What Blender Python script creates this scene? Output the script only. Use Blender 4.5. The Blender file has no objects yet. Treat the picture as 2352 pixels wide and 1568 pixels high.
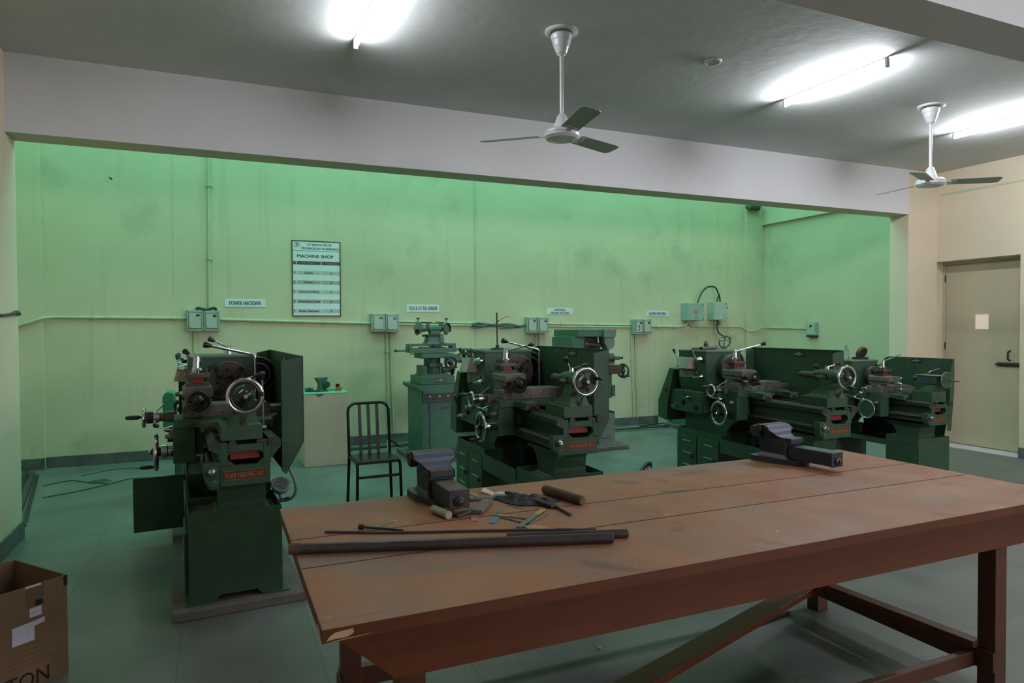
import bpy, math, random
from mathutils import Vector, Matrix
C = bpy.context.scene.collection
sc = bpy.context.scene
R = math.radians

# ---------------------------------------------------------------- camera
YAW, PITCH, ROLL, EYE = 0.4125, 0.0201, -0.0055, 1.5
fwd = Vector((math.sin(YAW) * math.cos(PITCH), math.cos(YAW) * math.cos(PITCH), -math.sin(PITCH)))
rt0 = Vector((math.cos(YAW), -math.sin(YAW), 0)); up0 = rt0.cross(fwd)
rt = rt0 * math.cos(ROLL) + up0 * math.sin(ROLL); up = up0 * math.cos(ROLL) - rt0 * math.sin(ROLL)
cd = bpy.data.cameras.new('camera'); cam = bpy.data.objects.new('camera', cd); C.objects.link(cam)
cam.matrix_world = Matrix(((rt.x, up.x, -fwd.x, 0), (rt.y, up.y, -fwd.y, 0), (rt.z, up.z, -fwd.z, EYE), (0, 0, 0, 1)))
cd.sensor_width = 36; cd.lens = 36 * 1550 / 2352; cd.clip_start = .05
sc.camera = cam

# ---------------------------------------------------------------- light and exposure
TUBE_POWER = 295.0
SKYLIGHT_POWER = 2.55
ADDED_WINDOW_POWER = 21.0  # strength of the fill light from the added front panes
w = bpy.data.worlds.new('world'); sc.world = w; w.use_nodes = True
w.node_tree.nodes['Background'].inputs[0].default_value = (.5, .6, .7, 1)
w.node_tree.nodes['Background'].inputs[1].default_value = .02
sc.view_settings.view_transform = 'Standard'; sc.view_settings.look = 'None'
sc.view_settings.exposure = 0.0; sc.view_settings.gamma = 1; sc.view_settings.use_curve_mapping = False
sc.cycles.use_denoising = True
sc.cycles.max_bounces = 8; sc.cycles.diffuse_bounces = 5; sc.cycles.sample_clamp_indirect = 6
sc.cycles.caustics_reflective = False; sc.cycles.caustics_refractive = False

# ---------------------------------------------------------------- room numbers (metres)
XL, XR = -1.313, 8.323          # side walls of the front room
YB, YB2 = 5.653, 5.903          # beam / opening, front and back face
YW = 8.747                      # back wall of the high bay
XJ, XB, XBL = 7.789, 8.422, -2.35
ZB, ZC, ZR = 2.865, 3.41, 5.6   # beam underside, ceiling, bay roof
YF = -5.0

# ---------------------------------------------------------------- materials
MATS = {}
def mat(name, c1, c2=None, scale=8, rough=.5, metal=0, bump=0, spec=.5, lo=.35, hi=.65, stretch=None, emit=0, c3=None, s3=2.2, lo3=.56, hi3=.68, rough2=None, trans=0):
    m = bpy.data.materials.new(name); m.use_nodes = True; nt = m.node_tree; N, L = nt.nodes, nt.links
    b = N['Principled BSDF']; b.inputs['Roughness'].default_value = rough; b.inputs['Metallic'].default_value = metal
    b.inputs['Specular IOR Level'].default_value = spec
    if trans: b.inputs['Transmission Weight'].default_value = trans
    b.inputs['Base Color'].default_value = (*c1, 1)
    tc = N.new('ShaderNodeTexCoord'); mp = N.new('ShaderNodeMapping'); L.new(tc.outputs['Object'], mp.inputs[0])
    if stretch: mp.inputs['Scale'].default_value = stretch
    def ramp(sca, lo, hi, det=6):
        n = N.new('ShaderNodeTexNoise'); n.inputs['Scale'].default_value = sca; n.inputs['Detail'].default_value = det; n.inputs['Roughness'].default_value = .6
        L.new(mp.outputs[0], n.inputs[0])
        r = N.new('ShaderNodeMapRange'); r.inputs[1].default_value = lo; r.inputs[2].default_value = hi; L.new(n.outputs[0], r.inputs[0]); return r, n
    if c2:
        r, n = ramp(scale, lo, hi); mx = N.new('ShaderNodeMixRGB'); mx.inputs[1].default_value = (*c1, 1); mx.inputs[2].default_value = (*c2, 1)
        L.new(r.outputs[0], mx.inputs[0]); out = mx.outputs[0]
        if c3:
            r3, n3 = ramp(s3, lo3, hi3); m3 = N.new('ShaderNodeMixRGB'); L.new(out, m3.inputs[1]); m3.inputs[2].default_value = (*c3, 1)
            L.new(r3.outputs[0], m3.inputs[0]); out = m3.outputs[0]
        L.new(out, b.inputs['Base Color'])
        if rough2 is not None:
            q = N.new('ShaderNodeMapRange'); q.inputs[3].default_value = rough; q.inputs[4].default_value = rough2; L.new(r.outputs[0], q.inputs[0]); L.new(q.outputs[0], b.inputs['Roughness'])
    if bump:
        n = N.new('ShaderNodeTexNoise'); n.inputs['Scale'].default_value = scale * 5; n.inputs['Detail'].default_value = 5; L.new(mp.outputs[0], n.inputs[0])
        bp = N.new('ShaderNodeBump'); bp.inputs['Strength'].default_value = bump; bp.inputs['Distance'].default_value = .01
        L.new(n.outputs[0], bp.inputs['Height']); L.new(bp.outputs[0], b.inputs['Normal'])
    if emit:
        b.inputs['Emission Color'].default_value = (*c1, 1); b.inputs['Emission Strength'].default_value = emit
    MATS[name] = m; return m

mat('cream_plaster', (.66, .58, .43), (.60, .53, .39), 1.2, .75, bump=.25, c3=(.40, .38, .26), s3=1.1, lo3=.60, hi3=.80)
mat('cream_plaster_side', (.70, .60, .46), (.65, .56, .42), 1.0, .75, bump=.2)
mat('white_plaster', (.66, .65, .67), (.62, .61, .63), 1.5, .8, bump=.25)
mat('ceiling_plaster', (.62, .63, .62), (.58, .59, .58), 2.5, .8, bump=.22)
mat('dark_stone', (.07, .075, .08), (.14, .14, .13), 6, .5)
mat('concrete', (.15, .135, .128), (.11, .10, .097), 9, .85, bump=.4)
mat('green_paint', (.040, .088, .050), (.032, .072, .041), 7, .45, spec=.3, c3=(.055, .072, .048), s3=4, lo3=.58, hi3=.75)
mat('green_paint_light', (.12, .22, .14), (.10, .19, .12), 7, .42)
mat('green_paint_dusty', (.115, .145, .115), (.085, .12, .088), 9, .65)
mat('bright_green_paint', (.03, .26, .15), (.025, .22, .12), 6, .4)
mat('teal_green_paint', (.045, .14, .095), (.035, .11, .075), 8, .45)
mat('grey_green_paint', (.17, .21, .19), (.14, .17, .15), 8, .55)
mat('dusty_steel', (.19, .165, .15), (.13, .11, .10), 14, .55, .35, bump=.15)
mat('dark_steel', (.055, .05, .047), (.035, .032, .03), 14, .5, .5)
mat('worn_iron', (.10, .075, .068), (.06, .05, .047), 12, .5, .4)
mat('rusty_steel', (.13, .06, .035), (.06, .04, .035), 18, .7, .2)
mat('pipe_steel', (.075, .062, .065), (.055, .042, .045), 22, .42, .4)
mat('chrome', (.72, .72, .74), (.5, .5, .52), 20, .16, 1)
mat('black_plastic', (.012, .012, .013), None, 1, .3)
mat('black_paint', (.007, .008, .009), (.010, .010, .011), 5, .35, spec=.25)
mat('dark_hollow', (.008, .007, .006), None, 1, .9)
mat('red_paint', (.30, .012, .003), (.20, .010, .003), 10, .5)
mat('beige_plastic', (.42, .38, .32), (.38, .34, .28), 6, .5)
mat('aged_plate', (.24, .21, .13), (.17, .16, .10), 20, .5)
mat('blue_plate', (.03, .05, .10), None, 1, .4)
mat('plate_black', (.008, .009, .010), None, 1, .35)
mat('plate_white', (.62, .66, .62), None, 1, .5)
mat('orange_print', (.36, .12, .03), None, 1, .5)
mat('dark_red_plate', (.035, .010, .006), None, 1, .45)
mat('grey_box_paint', (.36, .43, .40), (.32, .39, .36), 6, .45)
mat('pale_box_paint', (.50, .52, .48), (.45, .47, .43), 6, .45)
mat('conduit_paint', (.56, .55, .38), (.45, .47, .33), 6, .6)
mat('dark_cable', (.025, .07, .055), (.015, .03, .03), 10, .5)
mat('sign_white', (.74, .76, .86), (.70, .72, .82), 4, .4)
mat('sign_blue', (.012, .025, .10), None, 1, .4)
mat('sign_dark', (.05, .055, .05), None, 1, .5)
mat('board_white', (.72, .74, .82), (.68, .70, .78), 4, .35)
mat('board_grey', (.36, .36, .33), None, 1, .4)
mat('board_grey_light', (.45, .47, .45), None, 1, .4)
mat('board_brown', (.09, .045, .035), None, 1, .4)
mat('fan_white', (.68, .68, .70), (.64, .64, .66), 5, .3)
mat('fan_blade', (.30, .33, .28), (.26, .29, .25), 5, .35)
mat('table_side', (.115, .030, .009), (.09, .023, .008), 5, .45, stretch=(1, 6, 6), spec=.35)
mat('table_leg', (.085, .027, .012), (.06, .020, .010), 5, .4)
mat('bare_wood', (.50, .33, .20), (.42, .27, .16), 8, .7)
mat('vise_blue', (.018, .025, .042), (.030, .028, .030), 7, .42, .1, c3=(.10, .065, .045), s3=9, lo3=.56, hi3=.7)
mat('vise_blue_worn', (.10, .14, .22), (.12, .11, .11), 9, .30, .3)
mat('jaw_brown', (.16, .09, .055), (.10, .07, .055), 14, .5, .3)
mat('cardboard', (.16, .092, .045), (.125, .072, .036), 4, .85)
mat('cardboard_dark', (.10, .06, .035), None, 1, .9)
mat('label_white', (.48, .46, .55), (.40, .38, .46), 30, .6)
mat('cloth_dark', (.03, .045, .042), (.018, .022, .022), 20, .8, bump=.5)
mat('yellow_paint', (.55, .36, .04), (.40, .28, .05), 30, .5)
mat('blue_blade', (.05, .16, .38), (.08, .16, .28), 20, .45)
mat('green_blade', (.12, .18, .14), (.17, .18, .14), 30, .45, .3)
mat('orange_plastic', (.60, .16, .02), None, 1, .4)
mat('salmon_paint', (.60, .15, .07), (.50, .12, .06), 20, .6)
mat('paper_white', (.62, .55, .50), None, 1, .8)
mat('alloy_bar', (.42, .42, .36), (.30, .33, .22), 18, .35, .5)
mat('teal_top', (.16, .50, .34), (.12, .40, .28), 9, .5)
mat('block_plaster', (.62, .52, .41), (.56, .47, .37), 4, .8, bump=.2, c3=(.42, .36, .28), s3=5, lo3=.66, hi3=.8)
mat('door_paint', (.52, .46, .33), (.48, .43, .31), 3, .5)
mat('lit_pane', (.62, .50, .44), None, 1, .3, emit=.55)
mat('yellow_knob', (.60, .34, .03), None, 1, .4)
mat('abrasive', (.16, .15, .11), (.12, .11, .08), 30, .8)
mat('white_plastic', (.6, .6, .6), None, 1, .4)
mat('clear_plastic', (.75, .95, .92), None, 1, .08, trans=.9)
mat('cap_blue', (.02, .30, .45), None, 1, .4)
mat('floor_grime', (.04, .05, .045), None, 1, .7)
mat('tube_glow', (.90, .94, 1.0), None, 1, .5, emit=TUBE_POWER)
mat('tube_glow_old', (.90, .94, 1.0), None, 1, .5, emit=TUBE_POWER * .42)  # weaker glow for the left tube, keeps the left side darker
mat('window_glow', (.95, .97, 1.0), None, 1, .5, emit=ADDED_WINDOW_POWER)
mat('roof_sheet', (.34, 1.0, .84), None, 1, .5, emit=SKYLIGHT_POWER)

def wall_material():
    """cream lime-wash with damp streaks and soot low down by the corner cables"""
    m = MATS['cream_plaster']; nt = m.node_tree; N, L = nt.nodes, nt.links; b = N['Principled BSDF']
    src = b.inputs['Base Color'].links[0].from_socket
    tc = N.new('ShaderNodeTexCoord'); mp = N.new('ShaderNodeMapping'); mp.inputs['Scale'].default_value = (9, 1, .5); L.new(tc.outputs['Object'], mp.inputs[0])
    n = N.new('ShaderNodeTexNoise'); n.inputs['Scale'].default_value = 1; n.inputs['Detail'].default_value = 4; L.new(mp.outputs[0], n.inputs[0])
    r = N.new('ShaderNodeMapRange'); r.inputs[1].default_value = .58; r.inputs[2].default_value = .80; r.inputs[4].default_value = .55; L.new(n.outputs[0], r.inputs[0])
    mx = N.new('ShaderNodeMixRGB'); mx.inputs[2].default_value = (.44, .42, .27, 1); L.new(src, mx.inputs[1]); L.new(r.outputs[0], mx.inputs[0])
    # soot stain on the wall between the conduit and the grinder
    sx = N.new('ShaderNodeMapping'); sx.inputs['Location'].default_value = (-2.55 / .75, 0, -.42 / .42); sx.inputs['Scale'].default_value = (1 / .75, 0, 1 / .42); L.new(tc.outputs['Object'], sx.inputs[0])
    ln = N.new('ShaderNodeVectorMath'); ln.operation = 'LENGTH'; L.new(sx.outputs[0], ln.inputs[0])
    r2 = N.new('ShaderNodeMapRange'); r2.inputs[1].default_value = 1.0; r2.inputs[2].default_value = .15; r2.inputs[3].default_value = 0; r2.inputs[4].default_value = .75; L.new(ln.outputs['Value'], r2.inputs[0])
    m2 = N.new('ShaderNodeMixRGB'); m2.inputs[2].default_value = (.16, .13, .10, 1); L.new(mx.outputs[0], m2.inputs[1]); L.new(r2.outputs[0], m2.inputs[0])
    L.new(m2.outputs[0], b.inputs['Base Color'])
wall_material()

def floor_material():
    m = bpy.data.materials.new('stone_floor'); m.use_nodes = True; nt = m.node_tree; N, L = nt.nodes, nt.links; b = N['Principled BSDF']
    tc = N.new('ShaderNodeTexCoord'); mp = N.new('ShaderNodeMapping'); mp.inputs['Location'].default_value = (.18, .12, 0); L.new(tc.outputs['Object'], mp.inputs[0])
    br = N.new('ShaderNodeTexBrick'); br.inputs['Scale'].default_value = 1; br.inputs['Brick Width'].default_value = .9; br.inputs['Row Height'].default_value = .6
    br.inputs['Mortar Size'].default_value = .0022; br.inputs['Mortar Smooth'].default_value = .1
    br.inputs['Color1'].default_value = (.165, .185, .175, 1); br.inputs['Color2'].default_value = (.14, .155, .145, 1); br.inputs['Mortar'].default_value = (.085, .09, .083, 1)
    rz = N.new('ShaderNodeMapping'); rz.inputs['Rotation'].default_value = (0, 0, R(90)); L.new(mp.outputs[0], rz.inputs[0]); L.new(rz.outputs[0], br.inputs[0])
    n = N.new('ShaderNodeTexNoise'); n.inputs['Scale'].default_value = 2.2; n.inputs['Detail'].default_value = 7; L.new(tc.outputs['Object'], n.inputs[0])
    mr = N.new('ShaderNodeMapRange'); mr.inputs[1].default_value = .3; mr.inputs[2].default_value = .7; mr.inputs[3].default_value = .72; mr.inputs[4].default_value = 1.12; L.new(n.outputs[0], mr.inputs[0])
    mx = N.new('ShaderNodeMixRGB'); mx.blend_type = 'MULTIPLY'; mx.inputs[0].default_value = 1; L.new(br.outputs[0], mx.inputs[1]); L.new(mr.outputs[0], mx.inputs[2])
    L.new(mx.outputs[0], b.inputs['Base Color'])
    r = N.new('ShaderNodeMapRange'); r.inputs[3].default_value = .28; r.inputs[4].default_value = .5; L.new(n.outputs[0], r.inputs[0]); L.new(r.outputs[0], b.inputs['Roughness'])
    b.inputs['Specular IOR Level'].default_value = .4
    MATS['stone_floor'] = m
floor_material()

def table_material():
    """worn brown paint: bare scuffs, grey grime, oil stains, paint specks; three boards"""
    m = bpy.data.materials.new('table_top_paint'); m.use_nodes = True; nt = m.node_tree; N, L = nt.nodes, nt.links; b = N['Principled BSDF']
    tc = N.new('ShaderNodeTexCoord')
    def noise(sc_, lo, hi, st=(1, 1, 1), det=6, dis=0):
        mp = N.new('ShaderNodeMapping'); mp.inputs['Scale'].default_value = st; L.new(tc.outputs['Object'], mp.inputs[0])
        n = N.new('ShaderNodeTexNoise'); n.inputs['Scale'].default_value = sc_; n.inputs['Detail'].default_value = det; n.inputs['Distortion'].default_value = dis; L.new(mp.outputs[0], n.inputs[0])
        r = N.new('ShaderNodeMapRange'); r.inputs[1].default_value = lo; r.inputs[2].default_value = hi; L.new(n.outputs[0], r.inputs[0]); return r.outputs[0]
    def mix(a, c, f):
        x = N.new('ShaderNodeMixRGB')
        if isinstance(a, tuple): x.inputs[1].default_value = (*a, 1)
        else: L.new(a, x.inputs[1])
        x.inputs[2].default_value = (*c, 1); L.new(f, x.inputs[0]); return x.outputs[0]
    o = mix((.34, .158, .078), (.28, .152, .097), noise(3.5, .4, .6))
    o = mix(o, (.30, .115, .05), noise(1.6, .48, .66, det=8))
    o = mix(o, (.20, .16, .13), noise(2.3, .56, .74, (.5, 2, 1)))
    o = mix(o, (.075, .05, .04), noise(2.9, .62, .76, (1, 1.3, 1), 8, .6))
    o = mix(o, (.50, .44, .34), noise(34, .755, .765, (.7, 2, 1), 2))
    L.new(o, b.inputs['Base Color'])
    L.new(noise(5, -.6, 1.3), b.inputs['Roughness'])
    b.inputs['Specular IOR Level'].default_value = .45
    bp = N.new('ShaderNodeBump'); bp.inputs['Strength'].default_value = .15; bp.inputs['Distance'].default_value = .004; L.new(noise(18, .3, .7), bp.inputs['Height']); L.new(bp.outputs[0], b.inputs['Normal'])
    MATS['table_top_paint'] = m
table_material()

# ---------------------------------------------------------------- mesh builder
TEXT = {}
def text_geo(s):
    if s in TEXT: return TEXT[s]
    cu = bpy.data.curves.new('t', 'FONT'); cu.body = s; cu.size = 1; cu.resolution_u = 3; cu.fill_mode = 'FRONT'
    o = bpy.data.objects.new('t', cu); C.objects.link(o)
    dg = bpy.context.evaluated_depsgraph_get(); me = bpy.data.meshes.new_from_object(o.evaluated_get(dg))
    vs = [v.co.copy() for v in me.vertices]; fs = [tuple(p.vertices) for p in me.polygons]
    bpy.data.objects.remove(o); bpy.data.meshes.remove(me); bpy.data.curves.remove(cu)
    TEXT[s] = (vs, fs); return TEXT[s]

def frame(d):
    d = Vector(d).normalized(); a = Vector((0, 0, 1)) if abs(d.z) < .9 else Vector((1, 0, 0))
    u = d.cross(a).normalized(); return u, d.cross(u).normalized()

class MB:
    def __init__(s, M=None): s.v = []; s.f = []; s.mi = []; s.sm = []; s.mats = []; s.M = M or Matrix()
    def _m(s, n):
        if n not in s.mats: s.mats.append(n)
        return s.mats.index(n)
    def add(s, vs, fs, m, smooth=False):
        b = len(s.v); s.v += [s.M @ Vector(v) for v in vs]; i = s._m(m)
        for f in fs: s.f.append([b + k for k in f]); s.mi.append(i); s.sm.append(smooth)
        return s
    def box(s, x0, x1, y0, y1, z0, z1, m):
        v = [(x, y, z) for x in (x0, x1) for y in (y0, y1) for z in (z0, z1)]
        return s.add(v, [(0, 1, 3, 2), (4, 6, 7, 5), (0, 4, 5, 1), (2, 3, 7, 6), (0, 2, 6, 4), (1, 5, 7, 3)], m)
    def obox(s, c, r, u, w_, h, d, m):
        """box centred at c, width w_ along r, height h along u, depth d along r x u"""
        r = Vector(r).normalized(); u = Vector(u).normalized(); n = r.cross(u).normalized(); c = Vector(c)
        v = [c + r * a * w_ / 2 + n * b_ * d / 2 + u * e * h / 2 for a in (-1, 1) for b_ in (-1, 1) for e in (-1, 1)]
        return s.add(v, [(0, 1, 3, 2), (4, 6, 7, 5), (0, 4, 5, 1), (2, 3, 7, 6), (0, 2, 6, 4), (1, 5, 7, 3)], m)
    def bar(s, p, q, w_, h, m, upv=(0, 0, 1)):
        p, q = Vector(p), Vector(q); d = (q - p); r = d.normalized(); n = Vector(upv); n = (n - r * n.dot(r)).normalized()
        return s.obox((p + q) / 2, r, n, d.length, h, w_, m)
    def loft(s, rings, m, smooth=False, caps=True, closed=True):
        n = len(rings[0]); vs = [p for r in rings for p in r]; fs = []
        for i in range(len(rings) - 1):
            for j in range(n if closed else n - 1):
                k = (j + 1) % n; fs.append((i * n + j, i * n + k, (i + 1) * n + k, (i + 1) * n + j))
        s.add(vs, fs, m, smooth)
        if caps: s.add(rings[0], [tuple(range(n))[::-1]], m); s.add(rings[-1], [tuple(range(n))], m)
        return s
    def rev(s, prof, o, d, m, n=24, caps=True):
        """surface of revolution: prof = [(radius, height)...] about axis d from o"""
        o = Vector(o); u, w_ = frame(d); d = Vector(d).normalized(); rings = []
        for r, h in prof: rings.append([o + d * h + (u * math.cos(t) + w_ * math.sin(t)) * max(r, 1e-5) for t in [2 * math.pi * k / n for k in range(n)]])
        for i in range(len(rings) - 1): s.loft([rings[i], rings[i + 1]], m, True, False)
        if caps: s.add(rings[0], [tuple(range(n))], m); s.add(rings[-1], [tuple(range(n))[::-1]], m)
        return s
    def cyl(s, p, q, r, m, r2=None, n=20):
        p, q = Vector(p), Vector(q); return s.rev([(r, 0), (r if r2 is None else r2, (q - p).length)], p, q - p, m, n)
    def tube(s, pts, r, m, n=10, closed=False, sp=0):
        P = [Vector(p) for p in pts]
        if sp:
            Q = [P[0] * 2 - P[1]] + P + [P[-1] * 2 - P[-2]]; P = []
            for i in range(1, len(Q) - 2):
                for k in range(sp):
                    t = k / sp; a, b, c, d = Q[i - 1:i + 3]; P.append(.5 * (2 * b + (c - a) * t + (2 * a - 5 * b + 4 * c - d) * t * t + (3 * b - a - 3 * c + d) * t ** 3))
            P.append(Q[-2])
        P = P; rings = []; pu = None; N_ = len(P)
        for i, p in enumerate(P):
            d = (P[(i + 1) % N_] - P[i - 1]) if closed else (P[min(i + 1, N_ - 1)] - P[max(i - 1, 0)])
            d.normalize()
            if pu is None: pu, _ = frame(d)
            pu = (pu - d * pu.dot(d)).normalized(); w_ = d.cross(pu)
            rr = r[i] if isinstance(r, (list, tuple)) else r
            rings.append([p + (pu * math.cos(t) + w_ * math.sin(t)) * rr for t in [2 * math.pi * k / n for k in range(n)]])
        if closed: return s.loft(rings + [rings[0]], m, True, False)
        return s.loft(rings, m, True)
    def torus(s, c, ax, R_, r, m, n=40, k=10, a0=0, a1=2 * math.pi):
        c = Vector(c); u, w_ = frame(ax); full = abs(a1 - a0 - 2 * math.pi) < 1e-6; nn = n if full else n + 1
        return s.tube([c + (u * math.cos(a0 + (a1 - a0) * i / n) + w_ * math.sin(a0 + (a1 - a0) * i / n)) * R_ for i in range(nn)], r, m, k, full)
    def sph(s, c, r, m, n=14, sq=1):
        return s.rev([(r * math.sin(math.pi * i / 10), -r * sq * math.cos(math.pi * i / 10)) for i in range(11)], c, (0, 0, 1), m, n, False)
    def prism(s, pts, ax, a, b, m):
        """2-D outline pts swept along axis ax from a to b; outline coords are the other two axes in xyz order"""
        def P(p, h): return {'x': (h, p[0], p[1]), 'y': (p[0], h, p[1]), 'z': (p[0], p[1], h)}[ax]
        return s.loft([[P(p, a) for p in pts], [P(p, b) for p in pts]], m)
    def text(s, t, w_, h, c, r, u, m, lift=.0006):
        vs, fs = text_geo(t); x0 = min(v.x for v in vs); x1 = max(v.x for v in vs); y0 = min(v.y for v in vs); y1 = max(v.y for v in vs)
        r = Vector(r).normalized(); u = Vector(u).normalized(); n = r.cross(u); c = Vector(c)
        V = [c + r * ((v.x - (x0 + x1) / 2) / (x1 - x0) * w_) + u * ((v.y - (y0 + y1) / 2) / max(y1 - y0, 1e-6) * h) + n * lift for v in vs]
        return s.add(V, fs, m)
    def build(s, name, parent=None, bevel=0, seg=2, **tags):
        me = bpy.data.meshes.new(name); me.from_pydata([tuple(v) for v in s.v], [], s.f)
        for n in s.mats: me.materials.append(MATS[n])
        me.polygons.foreach_set('material_index', s.mi); me.polygons.foreach_set('use_smooth', s.sm); me.update()
        o = bpy.data.objects.new(name, me); C.objects.link(o)
        if parent: o.parent = parent
        if bevel:
            b = o.modifiers.new('bevel', 'BEVEL'); b.width = bevel; b.segments = seg; b.limit_method = 'ANGLE'; b.angle_limit = R(40); b.use_clamp_overlap = True
        for k, v in tags.items(): o[k] = v
        return o

def thing(name, label, cat, loc=(0, 0, 0), rz=0, group=None, scale=1):
    o = bpy.data.objects.new(name, None); C.objects.link(o); o.location = loc; o.rotation_euler = (0, 0, rz); o.scale = (scale,) * 3
    o.empty_display_size = .1; o['label'] = label; o['category'] = cat
    if group: o['group'] = group
    return o
def tag(o, label, cat, group=None):
    o['label'] = label; o['category'] = cat
    if group: o['group'] = group
    return o
def struct(o): o['kind'] = 'structure'; return o
def copy_tree(o, parent=None):
    c = o.copy(); C.objects.link(c); c.parent = parent
    for ch in list(o.children): copy_tree(ch, c)
    return c
def arc(c, r, a0, a1, n, plane='xz', k=0):
    out = []
    for i in range(n + 1):
        a = a0 + (a1 - a0) * i / n; p, q = c[0] + r * math.cos(a), c[1] + r * math.sin(a)
        out.append({'xz': (p, k, q), 'yz': (k, p, q), 'xy': (p, q, k)}[plane])
    return out

# ================================================================ ROOM SHELL
m = MB(); m.box(XBL - .3, XB + .4, YF - .2, YW + .3, -.12, 0, 'stone_floor'); struct(m.build('floor'))
m = MB(); m.box(XL - .25, XR + .45, YF - .2, YB, ZC, ZC + .15, 'ceiling_plaster'); struct(m.build('ceiling'))
# back wall of the bay with its two corner piers and faint plaster joints
m = MB(); m.box(XBL - .2, XB + .3, YW, YW + .2, 0, ZR, 'cream_plaster')
m.box(XBL, -1.718, YW - .05, YW, 0, ZR, 'cream_plaster'); m.box(8.05, XB, YW - .07, YW, 0, ZR, 'cream_plaster')
m.box(3.27, 3.295, YW - .008, YW, .1, ZR, 'conduit_paint'); m.box(-.45, -.443, YW - .004, YW, 1.9, ZR, 'cream_plaster')
struct(m.build('wall_back'))
m = MB(); m.box(XB, XB + .2, YB2, YW, 0, ZR, 'cream_plaster'); m.box(XB - .06, XB, YB2, YW, 3.19, ZR, 'cream_plaster'); struct(m.build('wall_bay_right'))
m = MB(); m.box(XBL - .2, XBL, YB, YW, 0, ZR, 'cream_plaster'); struct(m.build('wall_bay_left'))
# front room side walls; the right one is cut for the door recess
m = MB(); m.box(XL - .3, XL, YF, YB2, 0, ZC + .1, 'cream_plaster_side'); m.box(XBL - .2, XL - .29, YB, YB2, 0, ZR, 'cream_plaster'); m.box(XL - .3, XL, YB, YB2, ZC, ZR, 'cream_plaster'); struct(m.build('wall_left'))
m = MB(); DX = .20
m.box(XR, XR + .4, 5.712, YB2, 0, ZC + .02, 'cream_plaster_side')
m.box(XR, XR + .4, YF, 4.69, 0, ZC + .02, 'cream_plaster_side'); m.box(XR, XR + .4, 4.69, 5.712, 2.30, ZC + .02, 'cream_plaster_side')
m.box(XR + DX + .045, XR + .4, 4.69, 5.712, 0, 2.31, 'cream_plaster_side')
m.box(XR - .008, XR, YF, 5.60, 3.118, 3.140, 'conduit_paint')
struct(m.build('wall_right'))
m = MB(); WN = [(3.3, 5.1), (5.8, 7.7)]
m.box(XL - .2, XR + .2, YF - .2, YF, 0, 1.85, 'cream_plaster_side'); m.box(XL - .2, XR + .2, YF - .2, YF, 2.80, ZC, 'cream_plaster_side')
for a, b in zip([XL - .2] + [q[1] for q in WN], [q[0] for q in WN] + [XR + .2]): m.box(a, b, YF - .2, YF, 1.85, 2.80, 'cream_plaster_side')
struct(m.build('wall_front'))
for k, (a, b) in enumerate(WN):  # glowing panes behind the camera, added to brighten the back wall
    m = MB(); m.add([(a, YF - .1, 1.85), (b, YF - .1, 1.85), (b, YF - .1, 2.80), (a, YF - .1, 2.80)], [(0, 1, 2, 3)], 'window_glow')
    for q in (a, (a + b) / 2, b): m.box(q - .025, q + .025, YF - .1, YF - .06, 1.85, 2.80, 'fan_white')
    for q in (1.85, 2.32, 2.80): m.box(a, b, YF - .1, YF - .06, q - .025, q + .025, 'fan_white')
    struct(m.build('window_%d' % (k + 1)))
m = MB(); m.box(XJ, XR, YB, YB2, 0, ZC, 'cream_plaster_side'); struct(m.build('wall_pier_right'))
# beam over the opening: painted white towards the room, plaster below; wall on top of it inside the bay
m = MB(); m.box(XL, XJ, YB, YB + .012, ZB, ZC, 'white_plaster'); m.box(XL, XJ, YB + .012, YB2, ZB, ZC, 'cream_plaster'); struct(m.build('beam_over_opening'))
m = MB(); m.box(XL - .3, XB + .2, YB, YB2, ZC, ZR, 'cream_plaster'); struct(m.build('wall_over_beam'))
m = MB(); m.box(XL, XR, 1.92, 2.17, ZB, ZC, 'white_plaster'); struct(m.build('beam_ceiling'))
# daylit green roofing sheets over the bay
m = MB()
n = 60
for i in range(n):
    x0 = XBL + (XB - XBL) * i / n; x1 = XBL + (XB - XBL) * (i + 1) / n; a, b = (.03 if i % 2 else 0), (0 if i % 2 else .03)
    m.add([(x0, YB2, ZR + a), (x1, YB2, ZR + b), (x1, YW, ZR + b), (x0, YW, ZR + a)], [(0, 3, 2, 1)], 'roof_sheet')
struct(m.build('window_4'))
# skirtings
def skirt(name, segs):
    m = MB()
    for a in segs: m.box(*a, 'dark_stone')
    struct(m.build(name, bevel=.003))
skirt('baseboard_back', [(-1.718, 8.05, YW - .015, YW, 0, .12), (XBL, -1.718, YW - .065, YW - .05, 0, .12), (8.05, XB, YW - .085, YW - .07, 0, .12)])
skirt('baseboard_bay_right', [(XB - .015, XB, YB2, YW - .085, 0, .12)])
skirt('baseboard_right', [(XR - .015, XR, YF, 4.69, 0, .115), (XJ - .015, XJ, YB, YB2, 0, .115), (XJ, XR - .015, YB - .015, YB, 0, .115)])
skirt('baseboard_left', [(XL, XL + .015, YF, YB2, 0, .12)])
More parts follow.
